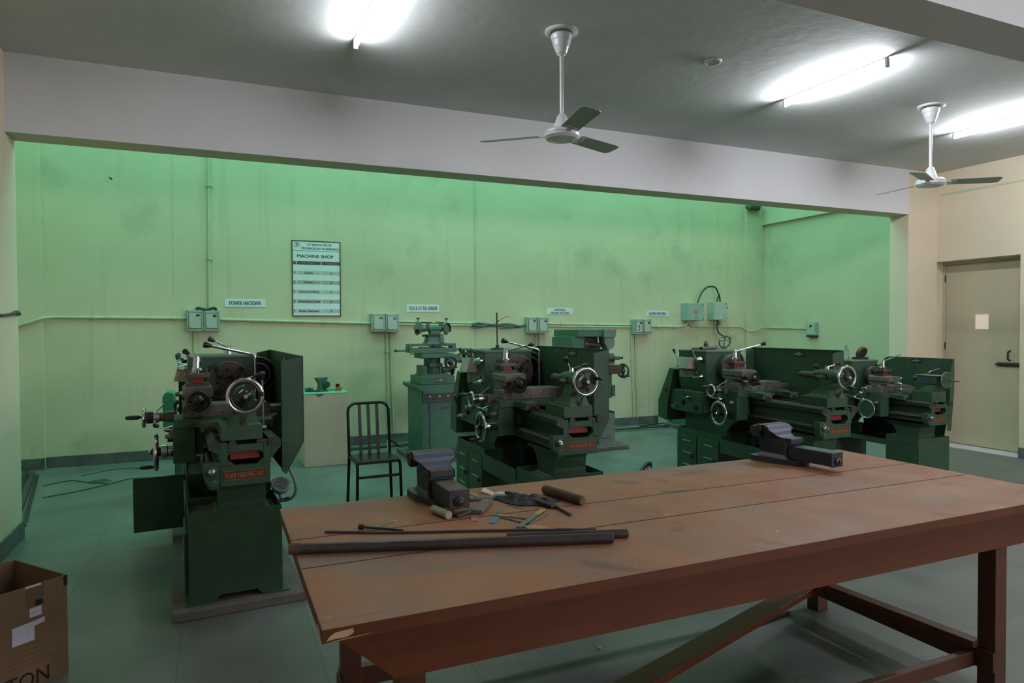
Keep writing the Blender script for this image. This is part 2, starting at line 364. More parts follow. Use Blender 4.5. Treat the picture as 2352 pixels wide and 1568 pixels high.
# door: leaf, frame, sight pane, pull and bolt
X = XR + DX
m = MB(); m.box(X, X + .04, 4.69, 4.72, 0, 2.30, 'door_paint'); m.box(X, X + .04, 5.68, 5.712, 0, 2.30, 'door_paint'); m.box(X, X + .04, 4.72, 5.68, 2.265, 2.30, 'door_paint')
fr = struct(m.build('door_frame', bevel=.003))
m = MB(); x0, x1 = X + .008, X + .038
m.box(x0, x1, 4.725, 5.675, .02, 1.455, 'door_paint'); m.box(x0, x1, 4.725, 5.675, 1.64, 2.26, 'door_paint'); m.box(x0, x1, 4.725, 5.155, 1.455, 1.64, 'door_paint'); m.box(x0, x1, 5.32, 5.675, 1.455, 1.64, 'door_paint')
dl = struct(m.build('door_1', bevel=.002))
m = MB(); m.box(X + .028, X + .034, 5.155, 5.32, 1.455, 1.64, 'lit_pane'); m.build('sight_pane', dl, label='small lit square pane')
m = MB(); m.tube([(X + .01, 4.91, 1.20), (X - .035, 4.91, 1.185), (X - .035, 4.91, 1.10), (X + .01, 4.91, 1.085)], .010, 'dark_steel'); m.build('door_handle', dl)
m = MB(); m.cyl((X - .012, 5.06, 1.04), (X - .012, 4.76, 1.035), .010, 'dark_steel'); m.box(X - .01, X + .008, 4.78, 5.04, 1.015, 1.06, 'dark_steel'); m.build('door_bolt', dl)
m = MB()
for z in (.35, 1.2, 2.05): m.cyl((X + .002, 5.68, z), (X + .002, 5.68, z + .09), .008, 'dark_steel', n=10)
m.build('door_hinge', dl)
m = MB(); m.box(XR - .05, XR + .36, 4.69, 5.712, 0, .012, 'white_plaster'); struct(m.build('trim_threshold'))

# ================================================================ CEILING FITTINGS
def tube_light(x, y0, y1, label, glow='tube_glow'):
    t = thing('tube_light', label, 'ceiling light', (x, (y0 + y1) / 2, ZC), 0, 'fluorescent tubes on the ceiling'); h = (y1 - y0) / 2
    m = MB(); m.box(-.011, .011, -h - .01, h + .01, -.014, 0, 'fan_white'); m.build('batten', t, .003)
    m = MB(); m.rev([(.0, -h), (.013, -h), (.013, h), (0, h)], (0, 0, -.055), (0, 1, 0), glow, 14, False); m.build('glowing_tube', t)
    for s_ in (-1, 1):
        m = MB(); m.box(-.014, .014, s_ * (h + .004) - .010, s_ * (h + .004) + .010, -.073, -.012, 'fan_white'); m.build('tube_holder', t, .003)
    return t
tube_light(.862, 3.57, 4.505, 'lit fluorescent tube at the top of the picture, left of both fans', 'tube_glow_old')
tube_light(4.392, 3.36, 4.30, 'lit fluorescent tube between the two ceiling fans')
tube_light(6.70, 3.42, 4.385, 'lit fluorescent tube at the right edge beyond the far fan')
tube_light(3.4, -.6, .35, 'lit fluorescent tube behind the cross beam, nearer the middle')  # this tube and the next are added out of view as fill light
tube_light(6.7, -.6, .35, 'lit fluorescent tube behind the cross beam, nearer the right wall')

def ceiling_fan(x, y, a0, label):
    t = thing('ceiling_fan', label, 'ceiling fan', (x, y, ZC), 0, 'white three-blade ceiling fans')
    m = MB(); m.rev([(.105, 0), (.107, -.012), (.095, -.018), (.07, -.010), (.068, -.004)][::-1], (0, 0, 0), (0, 0, 1), 'fan_white', 32); m.build('ceiling_plate', t)
    m = MB(); m.rev([(.066, -.025), (.070, -.035), (.064, -.06), (.060, -.065), (.052, -.10), (.048, -.105), (.034, -.145), (.022, -.155), (.02, -.16)], (0, 0, 0), (0, 0, 1), 'fan_white', 28); m.build('canopy', t)
    m = MB(); m.cyl((0, 0, -.04), (0, 0, -.545), .0125, 'fan_white', n=16); m.build('down_rod', t)
    m = MB(); m.rev([(.018, -.53), (.03, -.545), (.052, -.61), (.06, -.635)], (0, 0, 0), (0, 0, 1), 'fan_white', 28); m.build('lower_canopy', t)
    m = MB(); m.rev([(.055, -.63), (.10, -.637), (.115, -.65), (.116, -.66), (.112, -.662), (.116, -.666), (.116, -.68), (.10, -.695), (.07, -.70), (.066, -.696), (.0, -.697)], (0, 0, 0), (0, 0, 1), 'fan_white', 36); m.build('motor', t)
    for k in range(3):
        a = a0 + k * 2 * math.pi / 3; M = Matrix.Rotation(a, 4, 'Z') @ Matrix.Translation((0, 0, -.665)) @ Matrix.Rotation(R(-11), 4, 'X')
        m = MB(M); o = [(.15, -.055), (.50, -.062), (.53, -.055), (.545, -.035), (.545, .045), (.53, .062), (.50, .066), (.15, .058)]
        m.loft([[(p[0], p[1], -.0015) for p in o], [(p[0], p[1], .0015) for p in o]], 'fan_blade'); bl = m.build('blade', t)
        m = MB(M); m.box(.095, .20, -.018, .018, -.0045, -.0015, 'fan_white'); m.box(.16, .19, -.045, .045, -.0045, -.0015, 'fan_white'); m.build('blade_bracket', bl)
    return t
ceiling_fan(2.062, 3.89, R(-76 - 23.6), 'white three-blade ceiling fan nearest the middle of the ceiling')
ceiling_fan(5.715, 3.947, R(-12 - 23.6), 'white three-blade ceiling fan hanging in front of the right wall')
m = MB(); m.rev([(.0, -.009), (.045, -.009), (.050, -.012), (.060, -.010), (.063, 0)], (3.30, 3.905, ZC), (0, 0, 1), 'ceiling_plaster', 32); tag(m.build('ceiling_rose_cover'), 'small round white cover plate on the ceiling between fan and tube', 'cover plate')

# ================================================================ WALL FITTINGS ON THE BACK WALL
def switch_box(x, z, w_, h, label, y=YW, d=.085, yellow=True, rz=0, dark=True):
    t = thing('switch_box', label, 'switch box', (x, y, z), rz, 'grey steel switch boxes along the back wall')
    m = MB(); m.box(-w_ / 2, w_ / 2, -d, 0, -h / 2, h / 2, 'grey_box_paint'); m.build('case', t, .003)
    m = MB(); a = .74; m.box(-w_ * a / 2, w_ * a / 2, -d - .007, -d, -h * a / 2, h * a / 2, 'pale_box_paint'); dr = m.build('box_door', t, .002)
    m = MB()
    for s_ in (-1, 1):
        m.box(s_ * w_ * a / 2 - .0018, s_ * w_ * a / 2 + .0018, -d - .0075, -d, -h * a / 2, h * a / 2, 'plate_black')
        m.box(-w_ * a / 2, w_ * a / 2, -d - .0075, -d, s_ * h * a / 2 - .0018, s_ * h * a / 2 + .0018, 'plate_black')
        for r_ in (-1, 1): m.bar((s_ * w_ * a / 2, -d - .001, r_ * h * a / 2), (s_ * w_ / 2, -d - .001, r_ * h / 2), .003, .003, 'plate_black', (0, 1, 0))
    m.build('door_seam', t)
    m = MB(); m.box(.012, .05, -d - .009, -d - .006, h * .2, h * .2 + .022, 'plate_black'); m.build('sight_window', dr)
    if yellow: m = MB(); m.add([(-w_ * .36, -d - .0078, -h * .36), (-w_ * .18, -d - .0078, -h * .36), (-w_ * .36, -d - .0078, -h * .2)], [(0, 1, 2)], 'yellow_paint'); m.build('warning_triangle', dr)
    return t
switch_box(-.228, 1.606, .176, .245, 'grey switch box left of the POWER HACKSAW sign, left of the pair')
switch_box(-.050, 1.602, .170, .235, 'grey switch box next to the POWER HACKSAW sign, right of the pair')
switch_box(1.915, 1.578, .178, .235, 'left grey switch box of the pair right of the big notice board')
switch_box(2.096, 1.574, .172, .235, 'right grey switch box of the pair right of the big notice board')
switch_box(4.110, 1.54, .165, .225, 'left grey switch box of the pair below the UNIVERSAL MILLING MACHINE sign')
switch_box(4.283, 1.537, .165, .225, 'right grey switch box of the pair below the UNIVERSAL MILLING MACHINE sign')
b = switch_box(5.885, 1.508, .150, .225, 'grey switch box with a louvred front left below the SHAPER MACHINE sign', d=.12, yellow=False)
m = MB()
for k in range(5): m.box(-.012, .012, -.1285, -.126, -.06 + k * .02, -.05 + k * .02, 'plate_black')
m.build('louvre', b)
switch_box(6.045, 1.510, .160, .225, 'plain grey switch box right below the SHAPER MACHINE sign', d=.10)
b = thing('switch_box', 'small grey switch box alone on the right wall of the bay', 'switch box', (XB, 7.655, 1.46), R(-90), 'grey steel switch boxes along the back wall')
m = MB(); m.box(-.09, .09, -.07, 0, -.10, .10, 'grey_box_paint'); m.build('case', b, .003)
m = MB(); m.box(-.07, .07, -.076, -.07, -.08, .085, 'pale_box_paint'); m.build('box_door', b, .002)
m = MB(); m.box(-.01, .03, -.08, -.076, .03, .06, 'plate_black'); m.build('sight_window', b)
m = MB(); m.box(-.09, .09, -.06, -.01, -.125, -.10, 'dark_steel'); m.build('cable_bracket', b)

def control_panel(x0, x1, z0, z1, label, pale, d=.17):
    t = thing('control_panel', label, 'control panel', ((x0 + x1) / 2, YW, (z0 + z1) / 2), 0, 'large electrical panels on the back wall'); a = (x1 - x0) / 2; h = (z1 - z0) / 2
    mt = 'pale_box_paint' if pale else 'grey_box_paint'
    m = MB(); m.box(-a, a, -d, 0, -h, h, mt); m.build('case', t, .004)
    m = MB(); m.box(-a + .004, a - .004, -d - .012, -d, -h + .004, h - .004, mt); dr = m.build('panel_door', t, .003)
    m = MB()
    for s_ in (-1, 1): m.cyl((a - .02, -d - .018, s_ * h * .78), (a - .02, -d - .012, s_ * h * .78), .008, 'plate_black', n=10)
    m.build('latch', dr)
    return t, a, h, d
t, a, h, d = control_panel(6.76, 7.07, 1.60, 1.875, 'grey electrical panel with a small red square, left of the two big ones', False)
m = MB(); m.box(-.035, .025, -d - .015, -d - .012, -.03, .03, 'salmon_paint'); m.box(-.010, 0, -d - .016, -d - .015, -.015, .02, 'plate_white'); m.build('red_sticker', t)
m = MB(); m.tube([(-.03, -d - .014, -.10), (-.005, -d - .014, -.06), (.02, -d - .014, -.10)], .0025, 'dark_cable', 6, True); m.build('triangle_sticker', t)
t, a, h, d = control_panel(7.28, 7.53, 1.61, 1.895, 'pale electrical panel with a black side lever, right of the two big ones', True)
m = MB(); m.cyl((a, -.08, -.01), (a + .05, -.10, .05), .008, 'black_plastic'); m.sph((a + .055, -.10, .06), .022, 'black_plastic'); m.build('side_lever', t)
m = MB(); m.box(a - .09, a - .05, -d - .014, -d - .012, -.09, -.055, 'board_grey'); m.build('rating_plate', t)

def sign(x0, x1, z0, z1, lines, label):
    t = thing('wall_sign', label, 'sign', ((x0 + x1) / 2, YW, (z0 + z1) / 2), 0, 'white machine name signs on the back wall'); a = (x1 - x0) / 2; h = (z1 - z0) / 2
    m = MB(); m.box(-a, a, -.006, 0, -h, h, 'sign_white'); m.build('sign_plate', t, .001)
    m = MB(); n = len(lines)
    for i, (s_, w_) in enumerate(lines):
        hh = (.050 if n == 1 else .030); zc = (0 if n == 1 else .019 - i * .040)
        for dx in (-.0012, .0012): m.text(s_, w_, hh, (dx, -.006, zc), (1, 0, 0), (0, 0, 1), 'sign_blue')
    m.build('sign_lettering', t)
sign(.093, .551, 1.768, 1.862, [('POWER HACKSAW', .355)], 'white wall sign reading POWER HACKSAW')
sign(2.309, 2.753, 1.722, 1.815, [('TOOL & CUTTER GRINDER', .40)], 'white wall sign reading TOOL & CUTTER GRINDER')
sign(4.381, 4.803, 1.695, 1.783, [('UNIVERSAL', .19), ('MILLING MACHINE', .30)], 'white wall sign reading UNIVERSAL MILLING MACHINE')
sign(6.106, 6.507, 1.668, 1.752, [('SHAPER MACHINE', .32)], 'white wall sign reading SHAPER MACHINE')

def notice_board():
    x0, x1, z0, z1 = .862, 1.452, 1.66, 2.60; W_, H_ = x1 - x0, z1 - z0
    t = thing('notice_board', 'large framed MACHINE SHOP notice board with a table of machines and quantities', 'notice board', ((x0 + x1) / 2, YW, (z0 + z1) / 2))
    a, h = W_ / 2, H_ / 2
    m = MB(); m.box(-a, a, -.012, 0, -h, h, 'board_white'); m.build('board_panel', t)
    m = MB(); f = .010
    for q in ((-a, a, h - f, h), (-a, a, -h, -h + f), (-a, -a + f, -h, h), (a - f, a, -h, h)): m.box(q[0], q[1], -.018, 0, q[2], q[3], 'dark_steel')
    m.build('board_frame', t, .001)
    def P(u, v): return (-a + u * W_, -.0125, h - v * H_)
    def tx(s_, u, v, w_, hh, mt='sign_dark', bold=True):
        m = MB()
        for dx in ((-.0006, .0006) if bold else (0,)):
            p = P(u, v); m.text(s_, w_ * W_, hh * H_, (p[0] + dx, p[1], p[2]), (1, 0, 0), (0, 0, 1), mt, .0022)
        m.build('board_lettering', t)
    tx('CT INSTITUTE OF', .56, .052, .50, .026); tx('TECHNOLOGY & RESEARCH', .585, .102, .80, .028)
    tx('MACHINE SHOP', .48, .205, .74, .042)
    tx('Machine', .34, .292, .26, .026, 'plate_white'); tx('Quantity', .80, .298, .25, .030, 'plate_white'); tx('S.No', .045, .288, .06, .012, 'plate_white', False)
    rows = [('1', 'Lathe', '4', .17), ('2', 'Shaper', '1', .19), ('3', 'Universal Milling', '1', .40), ('4', 'Tool & Cutter Grinder', '1', .46), ('5', 'Power Hacksaw', '1', .40)]
    for i, (n_, s_, q_, w_) in enumerate(rows):
        v = .425 + i * .1265; tx(n_, .045, v - .004, .018 if n_ != '1' else .01, .022); tx(s_, .34, v, w_, .026); tx(q_, .80, v + .003, .022 if q_ != '1' else .012, .024)
    m = MB()
    def cell(u0, u1, v0, v1, mt): p, q = P(u0, v0), P(u1, v1); m.box(p[0], q[0], -.0128, -.0115, q[2], p[2], mt)
    for u0, u1 in ((.02, .085), (.10, .59), (.605, .985)): cell(u0, u1, .272, .318, 'board_brown')
    for i in range(5):
        for u0, u1 in ((.02, .085), (.10, .59), (.605, .985)): cell(u0, u1, .400 + i * .1265, .450 + i * .1265, 'board_grey' if i % 2 else 'board_grey_light')
    cell(.02, .985, .134, .139, 'sign_dark'); m.build('table_bands', t)
    m = MB(); p = P(.105, .055); c = (p[0], -.013, p[2]); m.torus(c, (0, 1, 0), .031, .0014, 'sign_dark', 32, 6); m.torus(c, (0, 1, 0), .025, .0008, 'sign_dark', 32, 6)
    m.add([(c[0] - .010, -.0145, c[2] - .012), (c[0] + .010, -.0145, c[2] - .012), (c[0] + .010, -.0145, c[2] + .006), (c[0] - .010, -.0145, c[2] + .006)], [(0, 1, 2, 3)], 'sign_blue')
    m.sph((c[0], -.0145, c[2] + .012), .005, 'sign_blue', 10); m.box(c[0] - .002, c[0] + .002, -.0155, -.014, c[2] - .010, c[2] + .004, 'plate_white'); m.build('crest', t)
notice_board()

# conduits and loose cables on the back wall
YC = YW - .014
def conduit(name, pts, r, label, mt='conduit_paint', saddles=(), cat='conduit', group='surface conduits on the back wall'):
    t = thing(name, label, cat, pts[0], 0, group); o = Vector(pts[0]); m = MB(); m.tube([Vector(p) - o for p in pts], r, mt, 10); m.build('pipe', t)
    if saddles:
        m = MB()
        for p in saddles:
            p = Vector(p) - o; v = (Vector(pts[-1]) - o).normalized(); m.cyl(p - v * .009, p + v * .009, r * 1.45, mt, n=12); m.bar(p - v.cross(Vector((0, 1, 0))) * .035, p + v.cross(Vector((0, 1, 0))) * .035, .014, .006, mt, (0, 1, 0))
        m.build('saddle_clip', t)
    return t
conduit('wall_conduit', [(-.325, YC, 1.632), (-1.60, YC, 1.645), (-1.70, YC - .03, 1.638), (-1.80, YC - .06, 1.60), (-1.95, YC - .055, 1.545), (-2.2, YC - .055, 1.51)], .017, 'cream conduit running from the left switch boxes to the left corner', saddles=[(-.45, YC, 1.633), (-1.25, YC, 1.641)])
conduit('wall_conduit', [(.04, YC, 1.618), (1.0, YC, 1.590), (1.825, YC, 1.570)], .018, 'cream conduit passing below the notice board', saddles=[(.13, YC, 1.616), (.42, YC, 1.607), (1.25, YC, 1.583)])
conduit('wall_conduit', [(2.18, YC, 1.592), (3.0, YC, 1.572), (3.32, YC, 1.565)], .014, 'upper cream conduit behind the tool grinder', saddles=[(2.7, YC, 1.58), (2.95, YC, 1.573)])
conduit('wall_conduit', [(2.18, YC, 1.556), (3.0, YC, 1.542), (3.32, YC, 1.536)], .014, 'lower cream conduit behind the tool grinder')
conduit('wall_conduit', [(4.37, YC, 1.556), (5.0, YC, 1.545), (5.80, YC, 1.536)], .013, 'upper cream conduit above the milling machine', saddles=[(4.6, YC, 1.552), (5.2, YC, 1.543)])
conduit('wall_conduit', [(4.37, YC, 1.522), (5.0, YC, 1.512), (5.80, YC, 1.502)], .013, 'lower cream conduit above the milling machine', saddles=[(5.0, YC, 1.512)])
conduit('wall_conduit', [(6.13, YC, 1.513), (6.70, YC, 1.503), (6.78, YC - .02, 1.515), (6.84, YC - .04, 1.56), (6.85, YC - .05, 1.60)], .019, 'thick cream conduit bending up into the grey electrical panel', saddles=[(6.3, YC, 1.51), (6.62, YC, 1.505)])
conduit('wall_conduit', [(6.88, YC - .04, 1.60), (6.89, YC - .02, 1.54), (6.96, YC, 1.505), (7.5, YC, 1.50), (7.95, YC, 1.497), (8.03, YC - .03, 1.45), (8.12, YC - .07, 1.415), (8.24, YC - .075, 1.435), (8.33, YC - .08, 1.48), (8.39, YC - .12, 1.485), (8.405, YC - .3, 1.475), (8.405, 7.75, 1.463)], .011, 'thin conduit sagging round the corner pier to the lone box', saddles=[(7.1, YC, 1.503), (7.4, YC, 1.50), (7.7, YC, 1.498)])
conduit('wall_conduit', [(-.235, YC, 1.485), (-.24, YC, .9), (-.25, YC, .12)], .018, 'vertical conduit below the left switch boxes')
conduit('wall_conduit', [(-.075, YC, 1.725), (-.07, YC, 2.4), (-.057, YC, 3.4), (-.04, YC, 5.5)], .018, 'tall vertical conduit rising from the left switch boxes', saddles=[(-.065, YC, 2.33), (-.06, YC, 3.19)])
conduit('wall_conduit', [(2.028, YC, 1.46), (2.04, YC, .9), (2.06, YC, .12)], .013, 'left vertical conduit behind the black chair', saddles=[(2.035, YC, 1.2), (2.05, YC, .47)])
conduit('wall_conduit', [(2.082, YC, 1.46), (2.09, YC, .9), (2.12, YC, .16)], .010, 'right vertical conduit behind the black chair')
conduit('wall_conduit', [(4.19, YC, 1.43), (4.205, YC, 1.0), (4.22, YC, .12)], .010, 'left vertical conduit below the milling machine boxes')
conduit('wall_conduit', [(4.245, YC, 1.43), (4.26, YC, 1.0), (4.27, YC, .12)], .010, 'right vertical conduit below the milling machine boxes')
conduit('wall_conduit', [(5.815, YC, 1.39), (5.83, YC, .8), (5.86, YC, .12)], .012, 'left vertical conduit below the shaper switch boxes', saddles=[(5.825, YC, 1.0)])
conduit('wall_conduit', [(5.885, YC, 1.39), (5.90, YC, .8), (5.93, YC, .10)], .010, 'right vertical conduit below the shaper switch boxes')
m = MB(); rnd = random.Random(3)
for k in range(5):
    pts = [(3.22 + .09 * i, YW - .03 - .01 * rnd.random(), 1.565 - .012 * k + .012 * math.sin(i * 1.3 + k) - .0018 * i + (0 if i < 5 else -.004 * (i - 5))) for i in range(9)] + [(4.03, YW - .03, 1.545 - .005 * k)]
    m.tube(pts, .008, 'dark_cable' if k % 2 else 'grey_green_paint', 8)
tag(m.build('cable_bundle'), 'tangled green cable bundle on the wall right of the tool grinder', 'cable')
m = MB(); m.tube([(-.215, YW - .05, 1.735), (-.19, YW - .06, 1.752), (-.15, YW - .06, 1.742), (-.10, YW - .06, 1.732), (-.05, YW - .06, 1.748), (-.015, YW - .06, 1.752), (.0, YW - .055, 1.725)], .017, 'dark_cable', 10, sp=5)
tag(m.build('cable_loop'), 'thick dark green hose looped over the left switch box pair', 'cable')
m = MB(); m.tube([(7.0, YC - .09, 1.880), (7.02, YC - .09, 1.93), (7.09, YC - .09, 2.05), (7.19, YC - .09, 2.13), (7.30, YC - .09, 2.145), (7.37, YC - .09, 2.12), (7.41, YC - .09, 2.05), (7.44, YC - .09, 1.99), (7.455, YC - .09, 1.901)], .013, 'dark_cable', 10, sp=5)
for dx in (-.05, -.02): m.tube([(7.42, YC - .09, 2.04), (7.425 + dx * .3, YC - .09, 1.98), (7.42 + dx, YC - .09, 1.901)], .006, 'dark_cable', 8)
tag(m.build('arched_cable'), 'dark green cable arching between the two electrical panels', 'cable')
m = MB(); m.tube([(7.40, YC - .08, 1.604), (7.42, YC - .08, 1.57), (7.40, YC - .08, 1.50), (7.42, YC - .1, 1.40), (7.47, YC - .18, 1.33), (7.40, YC - .25, 1.24), (7.33, YC - .3, 1.10), (7.30, YC - .32, .9)], .013, 'dark_cable', 10, sp=5); m.torus((7.44, YC - .08, 1.565), (0, 1, 0), .025, .006, 'dark_cable', 20, 6)
tag(m.build('hanging_cable'), 'dark cable hanging from the pale panel down to the shaper', 'cable')
# bulkhead lamp high on the corner pier
t = thing('bulkhead_lamp', 'dark green tubular lamp high on the corner pier under the beam', 'lamp', (8.13, YW - .07, 3.46))
m = MB(); m.cyl((-.10, -.06, 0), (.10, -.06, 0), .05, 'dark_cable', n=20); m.box(-.05, .05, -.03, 0, -.02, .02, 'dark_cable'); m.build('lamp_body', t)
for s_ in (-1, 1): m = MB(); m.sph((s_ * .115, -.06, 0), .052, 'clear_plastic'); m.build('glass_end', t)
m = MB(); m.add([(-1.085, YW - .002, 3.215), (-1.06, YW - .002, 3.205), (-1.045, YW - .002, 3.195), (-1.05, YW - .002, 3.180), (-1.07, YW - .002, 3.192)], [(0, 1, 2, 3, 4)], 'plate_black'); tag(m.build('wall_chip'), 'small dark leaf-shaped chip high on the left of the back wall', 'mark')
# stub of conduit on the left wall
m = MB(); m.tube([(XL + .012, 5.4, 1.60), (XL + .014, 5.66, 1.612), (XL + .02, 5.78, 1.63), (XL + .01, 5.89, 1.62)], [.010, .011, .016, .014], 'worn_iron', 8); tag(m.build('wall_pipe_stub'), 'short taped grey conduit end on the left wall', 'conduit')


# ================================================================ MACHINE PARTS SHARED BY SEVERAL MACHINES
def name_plate(m, c, r, u, w_=.13, h=.042):
    """small black maker's plate: RE, a ringed C, TOR"""
    c = Vector(c); r = Vector(r).normalized(); u = Vector(u).normalized(); n = r.cross(u)
    m.obox(c + n * .001, r, u, w_, h, .003, 'plate_black'); f = c + n * .0026
    m.text('RE', w_ * .24, h * .34, f - r * w_ * .29, r, u, 'plate_white'); m.text('TOR', w_ * .30, h * .34, f + r * w_ * .26, r, u, 'plate_white')
    m.torus(f + n * .0006, n, h * .36, h * .035, 'plate_white', 6, 6); m.text('C', w_ * .11, h * .42, f - r * w_ * .01, r, u, 'plate_white')

def handwheel(m, c, ax, R_, spokes=3, ang=0, handle=0, hl=.075, rim='chrome', web='black_plastic', rr=.011, wide=True, out=1):
    """hand wheel: round rim, webbed spokes, hub and a grip standing out along ax*out"""
    c = Vector(c); ax = Vector(ax).normalized(); u, v = frame(ax)
    m.torus(c, ax, R_ - rr, rr, rim, 44, 10); m.torus(c, ax, R_ - rr * 2.3, rr * .75, web, 36, 8)
    m.rev([(0, -.026), (.024, -.026), (.030, -.012), (.030, .012), (.022, .020), (.014, .024), (.012, .032), (0, .032)], c, ax * out, web, 24); m.rev([(0, .03), (.013, .03), (.011, .038), (0, .038)], c, ax * out, rim, 16)
    for k in range(spokes):
        a = ang + 2 * math.pi * k / spokes; d = u * math.cos(a) + v * math.sin(a); p = d.cross(ax); ri = R_ - rr * 1.5
        w0, w1 = (.024, .040) if wide else (.010, .008)
        w1 = min(w1, ri * .42) if wide else w1
        o = [c + p * -w0 + d * .01, c + p * -w0 * .75 + d * ri * .5, c + p * -w1 + d * ri * .97, c + p * w1 + d * ri * .97, c + p * w0 * .75 + d * ri * .5, c + p * w0 + d * .01]
        m.loft([[q - ax * .006 for q in o], [q + ax * .006 for q in o]], web)
    if hl:
        d = u * math.cos(handle) + v * math.sin(handle); q = c + d * (R_ - rr * 1.6) + ax * out * .005
        m.rev([(0, -.008), (.010, -.008), (.010, .006), (.0065, .008), (.0065, .016), (.011, .02), (.0125, .04), (.010, hl - .01), (.006, hl), (0, hl + .001)], q, ax * out, 'black_plastic', 14)

def lever(m, p, q, r=.006, knob='cone', kr=.016, rod='chrome', km='black_plastic'):
    p, q = Vector(p), Vector(q); d = (q - p).normalized(); m.cyl(p, q, r, rod, r * .85, 12)
    if knob == 'cone': m.rev([(0, -.018), (kr * .5, -.018), (kr * .62, -.010), (kr, .020), (kr * .85, .028), (0, .031)], q, d, km, 16)
    elif knob == 'ball': m.sph(q, kr, km, 14)
def hub(m, p, d, r0, r1, L_, mt='chrome'): m.rev([(0, 0), (r0, 0), (r0 * .97, L_ * .3), (r1, L_ * .8), (r1 * .9, L_), (0, L_)], p, d, mt, 20)

# ================================================================ LATHES
def lathe(label, x, y, deg, yh=1.18, yc=.50, g0=.18, g1=1.33, small=False, scale=1, open_door=False, wheel_handle=0, tail_lever=(.09, .10, 1.22), feed_rod=True, pad=(-.36, .31, -.04), tool_lever=None, apron_handle=0, comp_handle=0, cdy=0):
    T = thing('lathe', label, 'lathe', (x, y, .05 * scale), R(deg), 'dark green lathes', scale); Z = Matrix.Translation((0, 0, -.05))
    def new(): return MB(Z)
    g = 'green_paint'; ye = yh + .45
    # ---- stand
    m = new(); m.prism([(-.28, .05), (-.155, .05), (-.13, .085), (.06, .085), (.085, .05), (.19, .05), (.19, .485), (-.28, .485)], 'y', .03, .42, g)
    for q in ((-.28, .19, .03, .036), (-.28, .19, .414, .42)): m.box(q[0], q[1], q[2], q[3], .485, .53, g)
    for q in ((-.28, -.274), (.184, .19)): m.box(q[0], q[1], .036, .414, .485, .53, g)
    m.box(-.274, .184, .036, .414, .484, .487, 'green_paint_dusty')
    m.box(-.30, -.155, .02, .43, .05, .058, g); m.box(.085, .225, .02, .43, .05, .058, g)
    for xx in (-.255, .165): m.prism([(p[0], p[1]) for p in [(.415, .50), (.419, .50), (.419, .49)]], 'x', xx, xx + .01, g)
    tc = m.build('tail_cabinet', T, .003)
    m = new(); m.box(-.298, -.282, .05, .40, .10, .43, g)
    for k in range(0 if small else 3): m.box(-.303, -.297, .12, .25, .17 + .09 * k, .178 + .09 * k, 'green_paint_light')
    dd = m.build('cabinet_door', tc, .003)
    # chip tray between the cabinets
    y1 = 1.10
    m = new(); prof = [(-.27, .50), (-.262, .50), (-.255, .44), (-.20, .40), (-.06, .385), (.10, .40), (.165, .44), (.172, .50), (.18, .50), (.172, .43), (.10, .392), (-.06, .377), (-.205, .392), (-.262, .432)]
    if small: prof = [(-.27, .46), (-.262, .46), (-.255, .42), (.165, .42), (.172, .46), (.18, .46), (.18, .41), (-.27, .41)]
    m.prism(prof, 'y', .425, y1, 'dark_steel'); m.box(-.288, -.274, .42, y1, .38 if not small else .42, .505 if not small else .47, g); m.box(.172, .18, .42, y1, .39, .69, 'dark_steel'); m.build('chip_tray', T, .002)
    # head cabinet
    h1 = y1 + .70
    m = new(); m.box(-.27, .22, y1, h1, .05, .49, g)
    for q in ((y1, y1 + .006), (h1 - .006, h1)): m.box(-.27, .22, q[0], q[1], .49, .535, g)
    for q in ((-.27, -.264), (.214, .22)): m.box(q[0], q[1], y1 + .006, h1 - .006, .49, .535, g)
    m.box(-.264, .214, y1 + .006, h1 - .006, .489, .492, 'green_paint_dusty'); hc = m.build('head_cabinet', T, .003)
    for i in range(0 if small else 2):
        a, b = (y1 + .02, y1 + .345) if i == 0 else (y1 + .36, h1 - .02)
        if open_door and i == 0:
            M = Z @ Matrix.Translation((-.272, y1 + .345, 0)) @ Matrix.Rotation(R(-88), 4, 'Z') @ Matrix.Translation((0, -(y1 + .345), 0)); m = MB(M)
        else: M = Z @ Matrix.Translation((-.272, 0, 0)); m = MB(M)
        m.box(-.016, 0, a, b, .10, .475, g)
        for k in range(3): m.prism([(-.016, .17 + k * .12), (-.024, .172 + k * .12), (-.016, .185 + k * .12)], 'y', a + .08, a + .22, 'green_paint_light')
        dr = m.build('cabinet_door', hc, .003)
        m = MB(M); m.rev([(0, 0), (.012, 0), (.010, .006), (.021, .012), (.020, .02), (0, .023)], (-.016, a + .055, .28), (-1, 0, 0), 'black_plastic', 16); m.build('door_knob', dr)
    # ---- bed
    m = new()
    m.box(-.125, .128, 0, .045, .665, .775, g); m.box(-.125, -.085, 0, .045, .775, .90, g); m.box(.095, .135, 0, .045, .775, .90, g)
    m.box(-.085, .095, 0, .045, .845, .885, g)
    for s_, c_ in ((-.085, 1), (.095, -1)):
        m.prism([(s_, .775), (s_ + c_ * .035, .775), (s_, .805)], 'y', 0, .045, g); m.prism([(s_, .845), (s_ + c_ * .02, .845), (s_, .83)], 'y', 0, .045, g)
    m.prism([(-.125, .84), (-.17, .865), (-.178, .885), (-.165, .90), (-.125, .90)], 'y', 0, .045, g); m.prism([(.135, .80), (.185, .862), (.185, .88), (.165, .90), (.135, .90)], 'y', 0, .045, g)
    yb = ye + .05
    m.box(-.125, -.105, .045, yb, .69, .87, g); m.box(.115, .13, .045, yb, .69, .87, g); m.box(-.105, .115, .045, yb, .69, .70, g)
    for q in (.35, .7, 1.05): m.box(-.105, .115, q, q + .02, .70, .86, g)
    m.prism([(-.125, .735), (-.135, .74), (-.135, .775), (-.125, .78)], 'y', .045, yb, g)
    bed = m.build('bed', T, .004)
